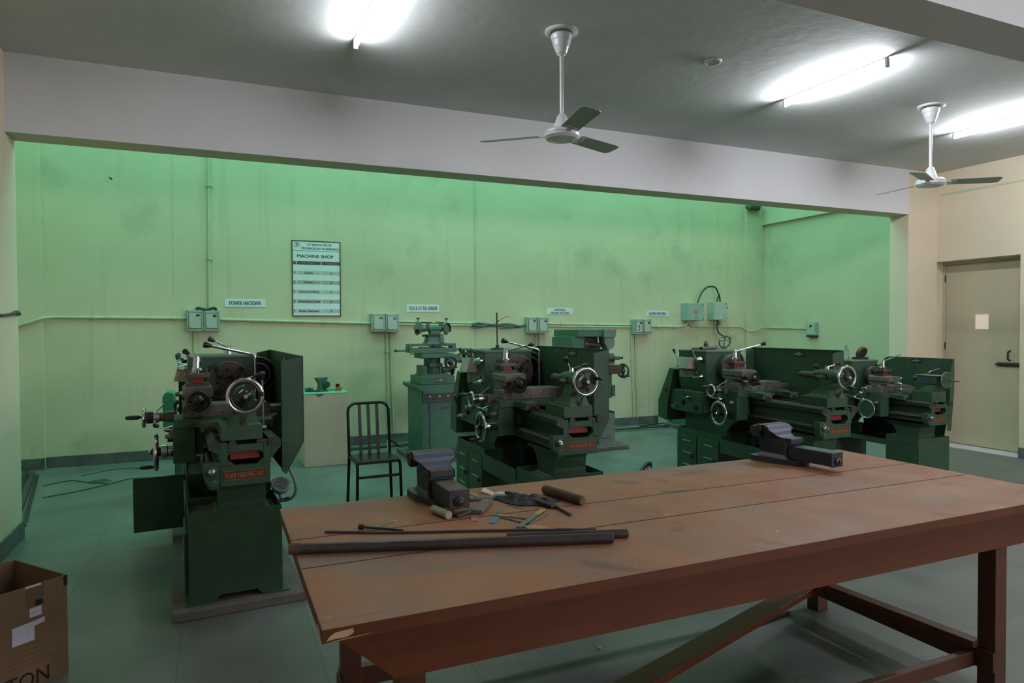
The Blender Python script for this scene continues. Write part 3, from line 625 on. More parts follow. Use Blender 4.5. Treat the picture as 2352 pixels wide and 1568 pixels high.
    m = new(); m.box(-.07, .08, .046, .09, .80, .838, 'red_paint'); m.box(-.104, .114, .3, yh, .80, .815, 'red_paint'); m.build('red_inner_rib', bed, label='red painted inside of the bed')
    m = new()
    m.prism([(-.178, .868), (-.13, .868), (-.11, .898), (-.125, .905), (-.145, .918), (-.158, .918), (-.178, .90)], 'y', -.012, yb, 'dark_steel')
    m.prism([(-.085, .88), (-.035, .88), (-.045, .905), (-.06, .912), (-.075, .905)], 'y', -.006, yb, 'dark_steel'); m.box(.06, .10, 0, yb, .885, .905, 'dark_steel')
    m.prism([(.118, .87), (.182, .87), (.188, .895), (.165, .912), (.118, .912)], 'y', -.012, yb, 'dark_steel'); m.build('slideway', bed, .002)
    m = new(); m.box(-.105, .108, -.003, 0, .700, .748, 'dark_red_plate')
    for q in ((-.105, .108, .7455, .748), (-.105, .108, .70, .7025), (-.105, -.1025, .70, .748), (.1055, .108, .70, .748)): m.box(q[0], q[1], -.0038, -.003, q[2], q[3], 'orange_print')
    for dx in (-.0008, .0008): m.text('FLAME HARDENED BED', .190, .028, (.0015 + dx, -.003, .724), (1, 0, 0), (0, 0, 1), 'orange_print', .0012)
    m.build('bed_plate', bed)
    # cast legs under the bed
    m = new()
    rings = []
    for z, xa, xb, ya, yb_ in ((.487, -.13, .13, .13, .44), (.497, -.122, .122, .14, .42), (.55, -.12, .118, .145, .42), (.62, -.12, .12, .135, .47), (.668, -.122, .122, .10, .60)): rings.append([(xa, ya, z), (xb, ya, z), (xb, yb_, z), (xa, yb_, z)])
    m.loft(rings, g); m.box(-.145, .145, .12, .45, .487, .495, 'green_paint_light')
    m.build('tail_leg', T, .004)
    m = new(); rings = []
    for z, ya in ((.49, 1.14), (.56, 1.15), (.62, 1.10), (.69, .98)): rings.append([(-.17, ya, z), (.15, ya, z), (.15, ye, z), (-.17, ye, z)])
    m.loft(rings, g); m.build('head_leg', T, .004)
    # ---- lead screw and feed rod
    m = new(); m.cyl((-.165, .02, .755), (-.165, yh, .755), .014, 'worn_iron')
    for k in range(46): m.torus((-.165, .08 + k * .013, .755), (0, 1, 0), .0135, .0018, 'dusty_steel', 12, 5)
    m.cyl((-.160, .02, .705), (-.160, yh, .705), .009, 'dark_steel'); ls = m.build('lead_screw', T)
    m = new(); m.prism([(-.20, .80), (-.125, .80), (-.125, .70), (-.135, .665), (-.155, .655), (-.18, .665), (-.195, .70), (-.205, .74)], 'y', -.012, .05, g)
    for q in ((-.165, .755, .030), (-.16, .690, .026)): m.rev([(0, 0), (q[2], 0), (q[2] * .9, .012), (q[2] * .6, .016), (0, .016)], (q[0], -.010, q[1]), (0, -1, 0), g, 20)
    m.build('screw_bracket', ls, .004)
    m = new(); m.rev([(0, 0), (.017, 0), (.017, .012), (.012, .014), (.012, .032), (.008, .036), (0, .036)], (-.165, -.024, .755), (0, -1, 0), 'chrome', 18); m.build('screw_nut', ls)
    # ---- tail stock
    if not small:
        m = new(); m.box(-.118, .092, .0, .285, .908, .985, g); m.box(-.062, .078, .01, .25, .985, .990, 'green_paint_light')
        R_ = [(.988, -.078, .078, .012, .265), (1.003, -.068, .072, .02, .235), (1.04, -.058, .062, .03, .17), (1.09, -.05, .054, .03, .14), (1.14, -.046, .046, .01, .16)]
        m.loft([[(a, c_, z), (b, c_, z), (b, d_, z), (a, d_, z)] for z, a, b, c_, d_ in R_], g, False)
        m.rev([(0, -.02), (.036, -.02), (.046, -.012), (.052, .01), (.054, .05), (.053, .17), (.049, .215), (.042, .235), (.034, .242), (0, .242)], (0, 0, 1.15), (0, 1, 0), g, 32); ts = m.build('tailstock', T, .004)
        m = new(); m.rev([(0, .0), (.027, 0), (.027, .15), (.02, .165), (.019, .17), (.008, .205), (0, .207)], (0, .235, 1.15), (0, 1, 0), 'worn_iron', 24); m.build('quill', ts)
        m = new(); handwheel(m, (0, -.075, 1.15), (0, 1, 0), .096, 3, R(wheel_handle + 60), R(wheel_handle), out=-1); m.rev([(0, 0), (.03, 0), (.034, .02), (.026, .045), (0, .045)], (0, -.06, 1.15), (0, 1, 0), 'chrome', 20); m.build('handwheel', ts)
        m = new(); m.cyl((0, .12, 1.195), (0, .12, 1.225), .020, 'chrome', .017); m.cyl((0, .12, 1.225), (0, .12, 1.232), .012, 'chrome'); lever(m, (.005, .12, 1.222), (.075, .09, 1.245), .005, 'cone', .015); m.build('quill_clamp_lever', ts)
        m = new(); m.cyl((.095, .12, .95), (.125, .12, .95), .014, 'chrome'); tl = Vector(tail_lever); lever(m, (.11, .12, .955), tl, .0065, 'cone', .018); m.build('base_clamp_lever', ts)
        m = new(); m.rev([(0, 0), (.012, 0), (.012, .012), (.007, .014), (.007, .045), (0, .046)], (.005, .0, 1.0), (0, -.4, 1), 'worn_iron', 12); m.cyl((.005, -.008, 1.0), (.005, .012, 1.0), .014, 'worn_iron'); m.build('set_screw', ts)
        m = new(); name_plate(m, (-.0555, .13, 1.15), (0, -1, 0), (0, 0, 1), .12, .042); m.build('maker_plate', ts)
    else:
        m = new(); m.box(-.12, .095, .0, .24, .908, 1.02, g); m.loft([[(-.08, .02, 1.02), (.07, .02, 1.02), (.07, .22, 1.02), (-.08, .22, 1.02)], [(-.05, .0, 1.10), (.05, .0, 1.10), (.05, .08, 1.10), (-.05, .08, 1.10)]], g)
        m.box(-.065, .065, -.01, .22, 1.10, 1.185, g); m.box(-.075, .075, -.02, .24, 1.185, 1.195, 'green_paint_light'); ts = m.build('tailstock', T, .005)
        m = new(); m.cyl((0, .22, 1.15), (0, .30, 1.15), .024, 'worn_iron'); m.build('quill', ts)
        m = new(); m.torus((0, -.07, 1.15), (0, 1, 0), .080, .007, 'dusty_steel', 36, 8); m.rev([(0, 0), (.076, 0), (.076, .006), (.02, .008), (.02, .05), (0, .05)], (0, -.073, 1.15), (0, 1, 0), 'green_paint', 30); m.cyl((.055, -.075, 1.14), (.055, -.165, 1.14), .007, 'dusty_steel'); m.build('handwheel', ts)
        m = new(); m.cyl((0, .14, 1.195), (0, .14, 1.21), .012, 'dusty_steel'); m.tube([(0, .14, 1.21), (.02, .12, 1.235), (.07, .08, 1.255)], .004, 'chrome'); m.torus((.075, .075, 1.258), (0, 0, 1), .010, .003, 'chrome', 16, 6); m.build('quill_clamp_lever', ts)
        m = new(); m.box(-.067, -.065, .05, .17, 1.12, 1.16, 'blue_plate'); m.build('blue_plate', ts)
    # ---- carriage
    m = new(); m.box(-.34, .24, yc, yc + .30, .925, .978, g)
    for xa, xb in ((-.20, -.10), (.10, .19)):
        m.loft([[(xa - .03, yc, .93), (xb + .03, yc, .93), (xb + .03, yc, .972), (xa - .03, yc, .972)], [(xa, yc - .07, .93), (xb, yc - .07, .93), (xb, yc - .07, .968), (xa, yc - .07, .968)], [(xa, yc - .15, .93), (xb, yc - .15, .93), (xb, yc - .15, .968), (xa, yc - .15, .968)]], g); m.box(xa, xb, yc + .30, yc + .40, .93, .968, g)
        m.box(xa, xb, yc - .15, yc + .40, .913, .93, g)
    ca = m.build('carriage', T, .003)
    for xa, xb in ((-.20, -.10), (.10, .19)):
        m = new(); m.prism([(xa, .966), (xb, .966), (xb, .918), (xb - .016, .918), (xb - .016, .93), (xb - .05, .948), (xb - .084, .93), (xb - .084, .918), (xa, .918)], 'y', yc - .155, yc - .150, 'dusty_steel')
        for s_ in (.012, .088): m.cyl((xa + s_, yc - .157, .955), (xa + s_, yc - .154, .955), .005, 'plate_black', n=8)
        m.build('wiper_plate', ca)
    m = new(); m.box(-.345, -.225, yc + .01, yc + .29, .72, .925, g); m.box(-.225, -.18, yc + .04, yc + .25, .76, .925, g)
    m.cyl((-.355, yc + .05, .775), (-.340, yc + .05, .775), .014, 'dark_hollow'); ap = m.build('apron', ca, .004)
    if not small:
        m = new(); handwheel(m, (-.435, yc + .14, .778), (1, 0, 0), .113, 3, R(30 + apron_handle), R(apron_handle), out=-1, hl=.08, rr=.013); m.rev([(0, 0), (.034, 0), (.034, .028), (.040, .032), (.040, .062), (0, .062)], (-.345, yc + .14, .778), (-1, 0, 0), 'chrome', 24); m.build('apron_handwheel', ap)
    else:
        m = new(); m.torus((-.41, yc + .14, .80), (1, 0, 0), .10, .009, 'chrome', 40, 8); m.rev([(0, 0), (.096, 0), (.09, .006), (.03, .012), (.028, .07), (0, .07)], (-.415, yc + .14, .80), (1, 0, 0), 'green_paint', 32); m.build('apron_handwheel', ap)
    m = new(); hub(m, (-.345, yc + .22, .895), (-1, 0, 0), .022, .014, .045); lever(m, (-.383, yc + .22, .895), (-.43, yc + .30, .91), .006, 'cone', .017); m.build('feed_lever', ap)
    m = new(); hub(m, (-.345, yc + .06, .875), (-1, 0, 0), .018, .012, .04, 'dusty_steel'); m.cyl((-.345, yc + .25, .83), (-.375, yc + .25, .83), .016, 'dark_steel'); m.cyl((-.345, yc + .25, .765), (-.38, yc + .25, .765), .012, 'chrome'); m.build('apron_knob', ap)
    # cross slide screw, dial and wheel
    if not small:
        m = new(); m.box(-.385, -.335, yc + .13, yc + .21, .95, 1.01, 'worn_iron'); m.rev([(0, 0), (.024, 0), (.026, .02), (.026, .045), (0, .045)], (-.385, yc + .17, .98), (-1, 0, 0), 'worn_iron', 20); m.rev([(0, 0), (.033, 0), (.034, .032), (0, .032)], (-.415, yc + .17, .98), (-1, 0, 0), 'chrome', 28)
        m.rev([(.030, 0), (.036, .002), (.036, .034), (.030, .036)], (-.448, yc + .17, .98), (-1, 0, 0), 'black_plastic', 28); m.torus((-.497, yc + .17, .98), (1, 0, 0), .050, .010, 'chrome', 36, 8); m.rev([(0, 0), (.048, 0), (.044, .012), (.020, .016), (0, .018)], (-.490, yc + .17, .98), (-1, 0, 0), 'dark_steel', 28)
        m.rev([(0, 0), (.008, 0), (.006, .01), (.013, .02), (.014, .06), (.010, .085), (0, .088)], (-.505, yc + .165, 1.018 if not open_door else .985), (-1, 0, 0), 'black_plastic', 14); m.build('cross_slide_handwheel', ca)
        m = new(); m.cyl((-.43, yc + .17, 1.012), (-.38, yc + .10, 1.07), .004, 'chrome', n=8); m.build('dial_lock_pin', ca)
    else:
        m = new(); m.cyl((-.34, yc + .17, .98), (-.46, yc + .17, .98), .020, 'chrome'); m.cyl((-.47, yc + .10, 1.035), (-.47, yc + .24, .925), .006, 'chrome', n=10)
        for q in ((-.47, yc + .10, 1.035), (-.47, yc + .24, .925), (-.47, yc + .17, .98)): m.sph(q, .016, 'chrome')
        m.cyl((-.47, yc + .10, 1.035), (-.55, yc + .10, 1.035), .009, 'chrome', .012, 10); m.build('ball_crank', ca)
    # slides and tool post
    m = new(); m.prism([(-.29, .980), (.20, .980), (.20, 1.03), (.18, 1.05), (-.275, 1.05), (-.29, 1.04)], 'y', yc + .055, yc + .255, 'dusty_steel'); m.box(.20, .30, yc + .08, yc + .23, .985, 1.02, 'dusty_steel')
    for k in range(5): m.cyl((-.24 + .085 * k, yc + .05, 1.0), (-.24 + .085 * k, yc + .056, 1.0), .006, 'dark_steel', n=8)
    cs = m.build('cross_slide', ca, .004)
    yk = yc; yc = yc + cdy
    m = new(); m.cyl((-.21, yc + .15, 1.05), (-.21, yc + .15, 1.075), .082, 'dusty_steel', n=32); m.box(-.275, -.145, yc - .015, yc + .235, 1.075, 1.105, 'dusty_steel'); m.prism([(-.29, 1.108), (-.13, 1.108), (-.13, 1.155), (-.145, 1.165), (-.275, 1.165), (-.29, 1.155)], 'y', yc - .05, yc + .22, 'dusty_steel')
    cp = m.build('compound_slide', ca, .004)
    if not small:
        m = new(); m.cyl((-.21, yc - .05, 1.09), (-.21, yc - .10, 1.09), .030, 'dusty_steel'); handwheel(m, (-.21, yc - .115, 1.09), (0, 1, 0), .062, 2, R(30), R(comp_handle), out=-1, hl=.05, rim='black_plastic', rr=.009); m.build('compound_handwheel', cp)
    else:
        m = new(); m.cyl((-.21, yc - .05, 1.09), (-.21, yc - .12, 1.09), .018, 'chrome'); m.cyl((-.21, yc - .125, 1.15), (-.21, yc - .125, 1.03), .005, 'chrome', n=10)
        for z in (1.15, 1.09, 1.03): m.sph((-.21, yc - .125, z), .014, 'chrome')
        m.cyl((-.21, yc - .125, 1.03), (-.19, yc - .20, 1.02), .008, 'chrome', .011, 10); m.build('ball_crank', cp)
    m = new(); tx, ty = -.21, yc + .10 + cdy * .7
    m.box(tx - .065, tx + .065, ty - .065, ty + .065, 1.165, 1.180, 'worn_iron'); m.cyl((tx, ty, 1.178), (tx, ty, 1.216), .034, 'red_paint', n=24); m.box(tx - .034, tx + .034, ty - .034, ty + .034, 1.180, 1.214, 'red_paint'); m.box(tx - .068, tx + .068, ty - .068, ty + .068, 1.214, 1.236, 'worn_iron')
    for a in (-1, 1):
        for q in (-.048, 0, .048):
            for dx, dy in ((a * .053, q), (q, a * .053)): m.cyl((tx + dx, ty + dy, 1.236), (tx + dx, ty + dy, 1.262), .0065, 'worn_iron', n=8)
    m.rev([(.030, 0), (.030, .02), (.024, .035), (.021, .075), (.017, .10), (.010, .108), (0, .110)], (tx, ty, 1.236), (0, 0, 1), 'chrome', 24); tp = m.build('tool_post', cp, .002)
    m = new(); tlv = tool_lever or (tx + .14, ty - .10, 1.37); st = (tx, ty, 1.325); lever(m, st, tlv, .007, None if small else 'cone', .018, km='black_plastic')
    m.build('clamp_lever', cp)
    yc = yk
    # ---- headstock
    m = new(); hx0, hx1 = -.25, .17
    m.loft([[(-.21, yh, .90), (hx1 - .03, yh, .90), (hx1 - .03, ye, .90), (-.21, ye, .90)], [(hx0 + .01, yh, .99), (hx1, yh, .99), (hx1, ye, .99), (hx0 + .01, ye, .99)], [(hx0, yh, 1.04), (hx1, yh, 1.04), (hx1, ye, 1.04), (hx0, ye, 1.04)], [(hx0 + .005, yh, 1.30), (hx1 - .005, yh, 1.30), (hx1 - .005, ye, 1.30), (hx0 + .005, ye, 1.30)]], g)
    m.box(hx0 - .004, hx1 + .004, yh - .004, ye, 1.300, 1.322, 'green_paint_dusty'); hs = m.build('headstock', T, .006)
    m = new(); CR = .135 if not small else .105; yf = yh - .13
    m.rev([(0, 0), (.06, 0), (.06, .04), (CR, .045), (CR, .10), (CR * .95, .105), (.03, .105), (.028, .085), (0, .085)], (0, yh, 1.15), (0, -1, 0), 'worn_iron', 48)
    for k in range(4):
        a = R(45 + 90 * k); d = Vector((math.cos(a), 0, math.sin(a))); p = Vector((0, yh - .105, 1.15)); q = d.cross(Vector((0, 1, 0)))
        m.obox(p + d * CR * .62, d, q, CR * .66, .030, .008, 'dark_hollow'); m.obox(p + d * CR * .52 - Vector((0, .012, 0)), d, q, CR * .42, .026, .03, 'dark_steel'); m.obox(p + d * CR * .40 - Vector((0, .026, 0)), d, q, CR * .2, .026, .02, 'dark_steel')
    for k in range(4): a = R(90 * k + 8); m.cyl((math.cos(a) * CR * .55, yh - .1035, 1.15 + math.sin(a) * CR * .55), (math.cos(a) * CR * .55, yh - .1065, 1.15 + math.sin(a) * CR * .55), .010, 'dark_hollow', n=12)
    m.build('chuck', hs)
    L0 = yh + .06
    if not small:
        m = new(); hub(m, (hx0, L0, 1.235), (-1, 0, 0), .030, .018, .065); lever(m, (hx0 - .055, L0, 1.235), (hx0 - .06, L0 + .07, 1.305), .0065); m.build('speed_lever', hs)
        m = new(); hub(m, (hx0, ye - .05, 1.19), (-1, 0, 0), .022, .015, .05); lever(m, (hx0 - .042, ye - .05, 1.19), (hx0 - .05, ye + .0, 1.30), .0065); m.build('speed_lever', hs)
        m = new(); hub(m, (hx0, L0 - .01, 1.065), (-1, 0, 0), .024, .014, .05); lever(m, (hx0 - .045, L0, 1.065), (hx0 - .06, L0 + .08, 1.055), .006); m.build('speed_lever', hs)
        m = new(); m.loft([[(hx0, L0 + .11, 1.135), (hx0, L0 + .33, 1.135), (hx0, L0 + .33, 1.25), (hx0, L0 + .11, 1.25)], [(hx0 - .085, L0 + .13, 1.14), (hx0 - .085, L0 + .32, 1.14), (hx0 - .055, L0 + .32, 1.25), (hx0 - .055, L0 + .13, 1.25)]], 'beige_plastic'); m.box(hx0 - .082, hx0 - .078, L0 + .27, L0 + .30, 1.15, 1.16, 'plate_black'); m.build('switch_cover', hs, .004)
        m = new(); m.cyl((hx0, L0 + .22, 1.275), (hx0 - .03, L0 + .22, 1.275), .012, 'dark_steel'); lever(m, (hx0 - .03, L0 + .16, 1.272), (hx0 - .03, L0 + .29, 1.285), .006, 'ball', .013, rod='dark_steel'); m.build('reverse_lever', hs)
        m = new(); m.box(hx0 - .002, hx0 + .006, L0 + .13, L0 + .245, 1.045, 1.115, 'aged_plate'); m.box(hx0 - .002, hx0 + .006, L0 + .25, L0 + .37, 1.045, 1.115, 'aged_plate'); name_plate(m, (hx0 - .001, L0 + .075, 1.10), (0, -1, 0), (0, 0, 1), .09, .026); m.build('speed_chart', hs)
    else:
        m = new(); hub(m, (hx0, L0, 1.2), (-1, 0, 0), .022, .014, .05); lever(m, (hx0 - .04, L0, 1.2), (hx0 - .06, L0 + .06, 1.26), .006); m.build('speed_lever', hs)
        m = new(); hub(m, (hx1 - .12, yh - .004, 1.24), (0, -1, 0), .012, .01, .03, 'dark_steel'); m.bar((.10, yh - .04, 1.25), (.22, yh - .06, 1.28), .02, .02, 'dark_steel'); m.build('chuck_guard_arm', hs)
    # quick change gear box below
    m = new(); m.box(-.275, -.11, yh + .04, ye + .10, .70, .905, g); m.box(-.275, -.11, yh + .05, ye + .09, .905, .915, 'green_paint_dusty'); gb = m.build('gear_box', T, .006)
    for yy, zz, dz in ((yh + .22, .85, .10), (yh + .44, .75, .12)):
        m = new(); hub(m, (-.275, yy, zz), (-1, 0, 0), .022, .014, .06); lever(m, (-.325, yy, zz), (-.33, yy + .045, zz + dz), .005, 'cone', .014, rod='dark_steel'); m.build('gear_lever', gb)
    m = new(); m.cyl((-.275, yh + .33, .80), (-.30, yh + .33, .80), .030, 'dark_steel', .024); m.cyl((-.275, yh + .12, .76), (-.30, yh + .12, .76), .02, 'dark_steel'); m.build('selector_knob', gb)
    # end cover over the change gears
    m = new(); m.prism([(ye + .005, 1.12), (ye + .08, 1.13), (ye + .29, .78), (ye + .29, .60), (ye + .13, .58), (ye + .12, .77)], 'x', -.305, .20, g); ec = m.build('gear_cover', T, .005)
    m = new(); m.rev([(0, 0), (.022, 0), (.018, .01), (.012, .014), (0, .015)], (-.305, ye + .145, .90), (-1, 0, 0), 'black_plastic', 16); m.build('cover_knob', ec)
    # motor drive behind the headstock
    m = new(); yy = yh + .12; cx, cz = .215, 1.175; RR = .125
    m.rev([(0, 0), (.05, 0), (.05, .01), (RR * .82, .012), (RR * .82, .03), (RR, .032), (RR, .055), (RR * .85, .057), (RR * .85, .09), (RR, .095), (RR, .30), (0, .30)], (cx, yy, cz), (0, 1, 0), 'black_paint', 40); m.torus((cx, yy + .010, cz), (0, 1, 0), RR * .62, .006, 'grey_green_paint', 36, 6); m.torus((cx, yy + .03, cz), (0, 1, 0), RR * .97, .006, 'grey_green_paint', 40, 6)
    m.box(cx - .05, cx + .09, yy + .08, yy + .28, .90, cz - .10, 'green_paint'); m.build('drive_motor', T)
    # ---- splash guard behind
    gx = .325; zt = 1.345
    if not small:
        O = [(gx, zt), (gx, .86), (gx - .095, .68), (gx - .105, .68), (gx - .105, .70), (gx - .008, .87), (gx - .008, zt - .006)]
        m = new(); t_ = .004
        pan = [(gx, zt), (gx, .86), (gx - .10, .68), (gx - .10, .684), (gx - .004, .862), (gx - .004, zt)]
        m.prism(pan, 'y', g0, g1, g); fl = [(gx, zt), (gx, .86), (gx - .10, .68), (gx - .12, .70), (gx - .12, zt - .025)]
        m.prism(fl, 'y', g0, g0 + t_, g); m.prism([(gx, zt), (gx, .86), (gx - .10, .70), (gx - .10, zt - .02)], 'y', g1 - t_, g1, g)
        m.box(gx - .12, gx - .116, g0, g0 + .03, .70, zt - .03, g); m.box(gx - .012, gx, g0, g1, zt - .004, zt + .002, g); gd = m.build('splash_guard', T, .001)
        m = new(); yy = (g0 + g1) / 2 - .05; name_plate(m, (gx - .0045, yy, zt - .045), (0, -1, 0), (0, 0, 1), .13, .045); m.build('maker_plate', gd)
    else:
        zt = 1.36; pts = [(g0, .60), (g0, zt)] + [(p[1], p[2]) for p in []]
        ol = [(g0 + .10, .45), (g0 - .02, 1.0), (g0 - .02, zt)] + [(g1 - .12 + .12 * math.sin(a), zt - .12 + .12 * math.cos(a)) for a in [R(10 * k) for k in range(10)]] + [(g1, .50), (g1 - .05, .45)]
        m = new(); m.prism(ol, 'x', gx, gx + .004, g); m.prism([(gx + .004, zt), (gx + .004, 1.0), (gx - .04, .58), (gx - .10, .58), (gx - .06, 1.0), (gx - .07, 1.18), (gx - .03, 1.31), (gx - .01, zt)], 'y', g0 - .022, g0 - .018, g); gd = m.build('splash_guard', T, .001)
        m = new(); name_plate(m, (gx - .001, (g0 + g1) / 2 - .02, zt - .04), (0, -1, 0), (0, 0, 1), .13, .042); m.build('maker_plate', gd)
    if feed_rod:
        m = new(); fy = yh - .15; m.tube([(.165, fy, .93), (.165, fy, 1.30), (.163, fy, 1.318), (.150, fy, 1.328), (.13, fy, 1.333), (-.115, fy, 1.393)], .0095, 'chrome', 12); m.rev([(0, -.02), (.010, -.02), (.012, -.012), (.022, .022), (.018, .032), (0, .035)], (-.125, fy, 1.395), (-1, 0, .24), 'black_plastic', 18); m.build('control_rod', T)
    m = MB(); m.box(pad[0], pad[1], pad[2], ye + .25, -.05, 0, 'concrete'); pd = m.build('plinth', T, .006)
    pd['label'] = 'low grey concrete plinth under the machine'
    return T, hs, new

L1, hs1, nw = lathe('leftmost dark green lathe, seen from its tail end, with an open cabinet door', .13, 3.88, 3, yh=1.20, yc=.50, g0=.10, g1=1.55, open_door=True, wheel_handle=-8, tail_lever=(.105, .11, 1.235), apron_handle=60, comp_handle=160, tool_lever=(-.26, .66, 1.36))
m = nw(); m.cyl((.02, 1.42, 1.322), (.02, 1.42, 1.365), .035, 'chrome', .03, 24); m.cyl((.02, 1.42, 1.365), (.02, 1.42, 1.385), .02, 'chrome'); lever(m, (.02, 1.42, 1.372), (-.085, 1.42, 1.425), .007, 'cone', .02); m.build('top_lever', hs1)
m = nw(); 
lc = Vector((.235, .40, .555)); ln = Vector((.1, -.62, .78)).normalized()
m.rev([(0, -.05), (.03, -.05), (.05, -.02), (.058, 0), (.060, .012), (.056, .016), (0, .016)], lc, ln, 'grey_green_paint', 30)
u, v = frame(ln)
for i in range(-4, 5):
    for j in range(-4, 5):
        if i * i + j * j < 18: p = lc + u * i * .0105 + v * j * .0105; m.cyl(p + ln * .012, p + ln * .0168, .0036, 'dark_hollow', n=6)
m.build('perforated_lamp_head', L1, label='grey lamp head with a perforated face')
m = nw(); m.tube([lc + Vector(q) for q in ((0, .03, -.04), (.0, .02, -.075), (.03, .02, -.10), (.075, .0, -.075), (.088, -.01, -.02), (.075, -.005, .04), (.06, .02, .08), (.05, .10, .12))], .009, 'grey_green_paint', 10, sp=5); m.tube([lc + Vector(q) for q in ((-.05, .0, -.08), (0, .01, -.095), (.05, .01, -.085))], .011, 'dark_steel', 8, sp=4); m.build('lamp_neck', L1)

L2, hs2, nw = lathe('dark green lathe in the middle, its headstock topped by a scribing gauge', 2.185, 3.88, -1.2, yh=1.15, yc=.58, cdy=.06, g0=.18, g1=1.36, wheel_handle=-15, tail_lever=(-.03, .13, 1.275), apron_handle=100, comp_handle=-140, tool_lever=(-.09, .60, 1.375))
L3, hs3, nw = lathe('dark green lathe right of the middle with loose tools on its headstock', 4.355, 3.72, -3, scale=.967, yh=1.36, yc=.78, cdy=.06, g0=.26, g1=1.36, wheel_handle=90, tail_lever=(-.09, .13, 1.22), apron_handle=180, comp_handle=60, feed_rod=False, tool_lever=(.03, .90, 1.39))
L4, hs4, nw = lathe('smaller dark green lathe at the far right with round-cornered guard and ball cranks', 6.12, 4.12, -2, yh=.90, yc=.42, g0=.10, g1=.98, small=True, scale=.87, feed_rod=False, tool_lever=(.04, .50, 1.40))

# things lying on the headstocks
t = thing('scribing_gauge', 'black upright scribing gauge on the middle lathe headstock', 'marking gauge', (2.13, 5.17, 1.3225))
m = MB(); m.rev([(.055, 0), (.056, .008), (.045, .014), (.016, .018), (.014, .035), (.008, .038), (0, .038)], (0, 0, 0), (0, 0, 1), 'dark_steel', 24); m.build('round_base', t)
m = MB(); m.cyl((0, 0, .03), (-.004, 0, .305), .0065, 'worn_iron', n=12); m.build('post', t)
m = MB(); m.sph((-.003, -.008, .235), .011, 'worn_iron'); m.tube([(-.055, -.01, .185), (.0, -.01, .232), (.085, -.01, .277), (.10, -.01, .275), (.108, -.01, .262)], .0022, 'dark_steel', 6); m.build('scriber', t)
t = thing('box_spanner', 'grey tubular box spanner lying on the headstock of the lathe with loose tools', 'spanner', (4.36, 5.2, 1.2965), R(20))
m = MB(); m.tube([(-.16, 0, 0), (.0, 0, 0), (.10, .0, 0)], .017, 'dusty_steel', 14); m.cyl((-.162, 0, 0), (-.158, 0, 0), .012, 'dark_hollow'); m.build('tube', t)
m = MB(); m.rev([(.022, 0), (.02, .012), (.024, .02), (.012, .05), (0, .055)], (-.07, .0, .015), (0, 0, 1), 'worn_iron', 14); m.build('knob', t)
m = MB(); m.tube([(4.28, 5.36, 1.290), (4.50, 5.30, 1.290), (4.54, 5.30, 1.31)], .011, 'dusty_steel', 10); tag(m.build('steel_bar'), 'short bent grey bar beside the box spanner on the headstock', 'bar')
t = thing('water_bottle', 'clear water bottle with a blue cap on the far right headstock', 'bottle', (6.08, 5.10, 1.1515))
m = MB(); m.rev([(0, 0), (.026, 0), (.028, .01), (.028, .05), (.025, .055), (.028, .06), (.028, .085), (.012, .115), (.0115, .125)], (0, 0, 0), (0, 0, 1), 'clear_plastic', 24); m.build('bottle_body', t)
m = MB(); m.cyl((0, 0, .122), (0, 0, .142), .0135, 'cap_blue'); m.build('bottle_cap', t)
m = MB(); m.box(5.96, 6.10, 5.20, 5.25, 1.151, 1.172, 'dark_steel'); m.cyl((5.95, 5.16, 1.161), (6.14, 5.18, 1.161), .010, 'dark_steel'); tag(m.build('dark_tool'), 'dark steel tool lying beside the water bottle on the far right headstock', 'tool')
m = MB(); m.rev([(0, 0), (.062, 0), (.065, .01), (.065, .03), (0, .03)], (6.20, 5.0, 1.215), (0, .9, .42), 'rusty_steel', 36); m.rev([(0, -.002), (.05, -.002), (.05, 0), (0, 0)], (6.20, 5.0, 1.215), (0, .9, .42), 'dark_steel', 30); m.box(6.14, 6.26, 4.98, 5.08, 1.1512, 1.175, 'dark_steel')
tag(m.build('face_plate'), 'round rusty face plate propped on the far right headstock', 'face plate')

# ================================================================ MACHINES ALONG THE BACK WALL
# tool and cutter grinder
T = thing('cutter_grinder', 'green tool and cutter grinder on a cabinet, standing under its sign', 'grinder', (2.29, 7.30, 0))
g = 'teal_green_paint'
m = MB(); m.box(-.30, .36, -.10, .78, 0, .05, 'concrete'); pd = m.build('plinth', T, .006); pd['label'] = 'grey concrete plinth'
m = MB(); m.box(-.20, .27, .0, .60, .05, .80, g); m.box(-.23, .30, -.015, .63, .05, .062, g); cb = m.build('cabinet', T, .005)
m = MB(); m.prism([(-.21, .80), (.28, .80), (.30, .835), (.30, .865), (-.25, .865), (-.25, .83)], 'y', -.02, .64, g); m.build('cabinet_top', cb, .004)
m = MB(); m.box(-.11, .26, -.012, 0, .13, .66, g); m.build('cabinet_door', cb, .004)
m = MB()
for z in (.22, .58): m.cyl((-.115, -.01, z), (-.115, -.01, z + .05), .007, g, n=8)
m.build('door_hinge', cb)
m = MB(); m.box(-.19, .27, -.05, 0, .69, .80, g); m.box(-.185, .265, -.052, -.049, .70, .775, 'plate_black'); pn = m.build('control_strip', cb, .003)
for xx, mt in ((-.12, 'beige_plastic'), (-.01, 'yellow_knob'), (.09, 'yellow_knob'), (.18, 'yellow_knob')): m = MB(); m.rev([(0, 0), (.013, 0), (.012, .010), (0, .012)], (xx, -.052, .737), (0, -1, 0), mt, 18); m.build('push_button', pn)
m = MB(); m.box(.03, .11, -.014, -.0115, .585, .64, 'blue_plate'); m.text('RECTOR', .06, .010, (.07, -.014, .628), (1, 0, 0), (0, 0, 1), 'board_grey'); m.build('rating_plate', cb)
m = MB(); m.box(-.21, .20, .02, .45, .865, .96, g); m.prism([(-.18, .96), (.17, .96), (.13, .985), (-.14, .985)], 'y', .05, .40, g); bs = m.build('machine_base', T, .008)
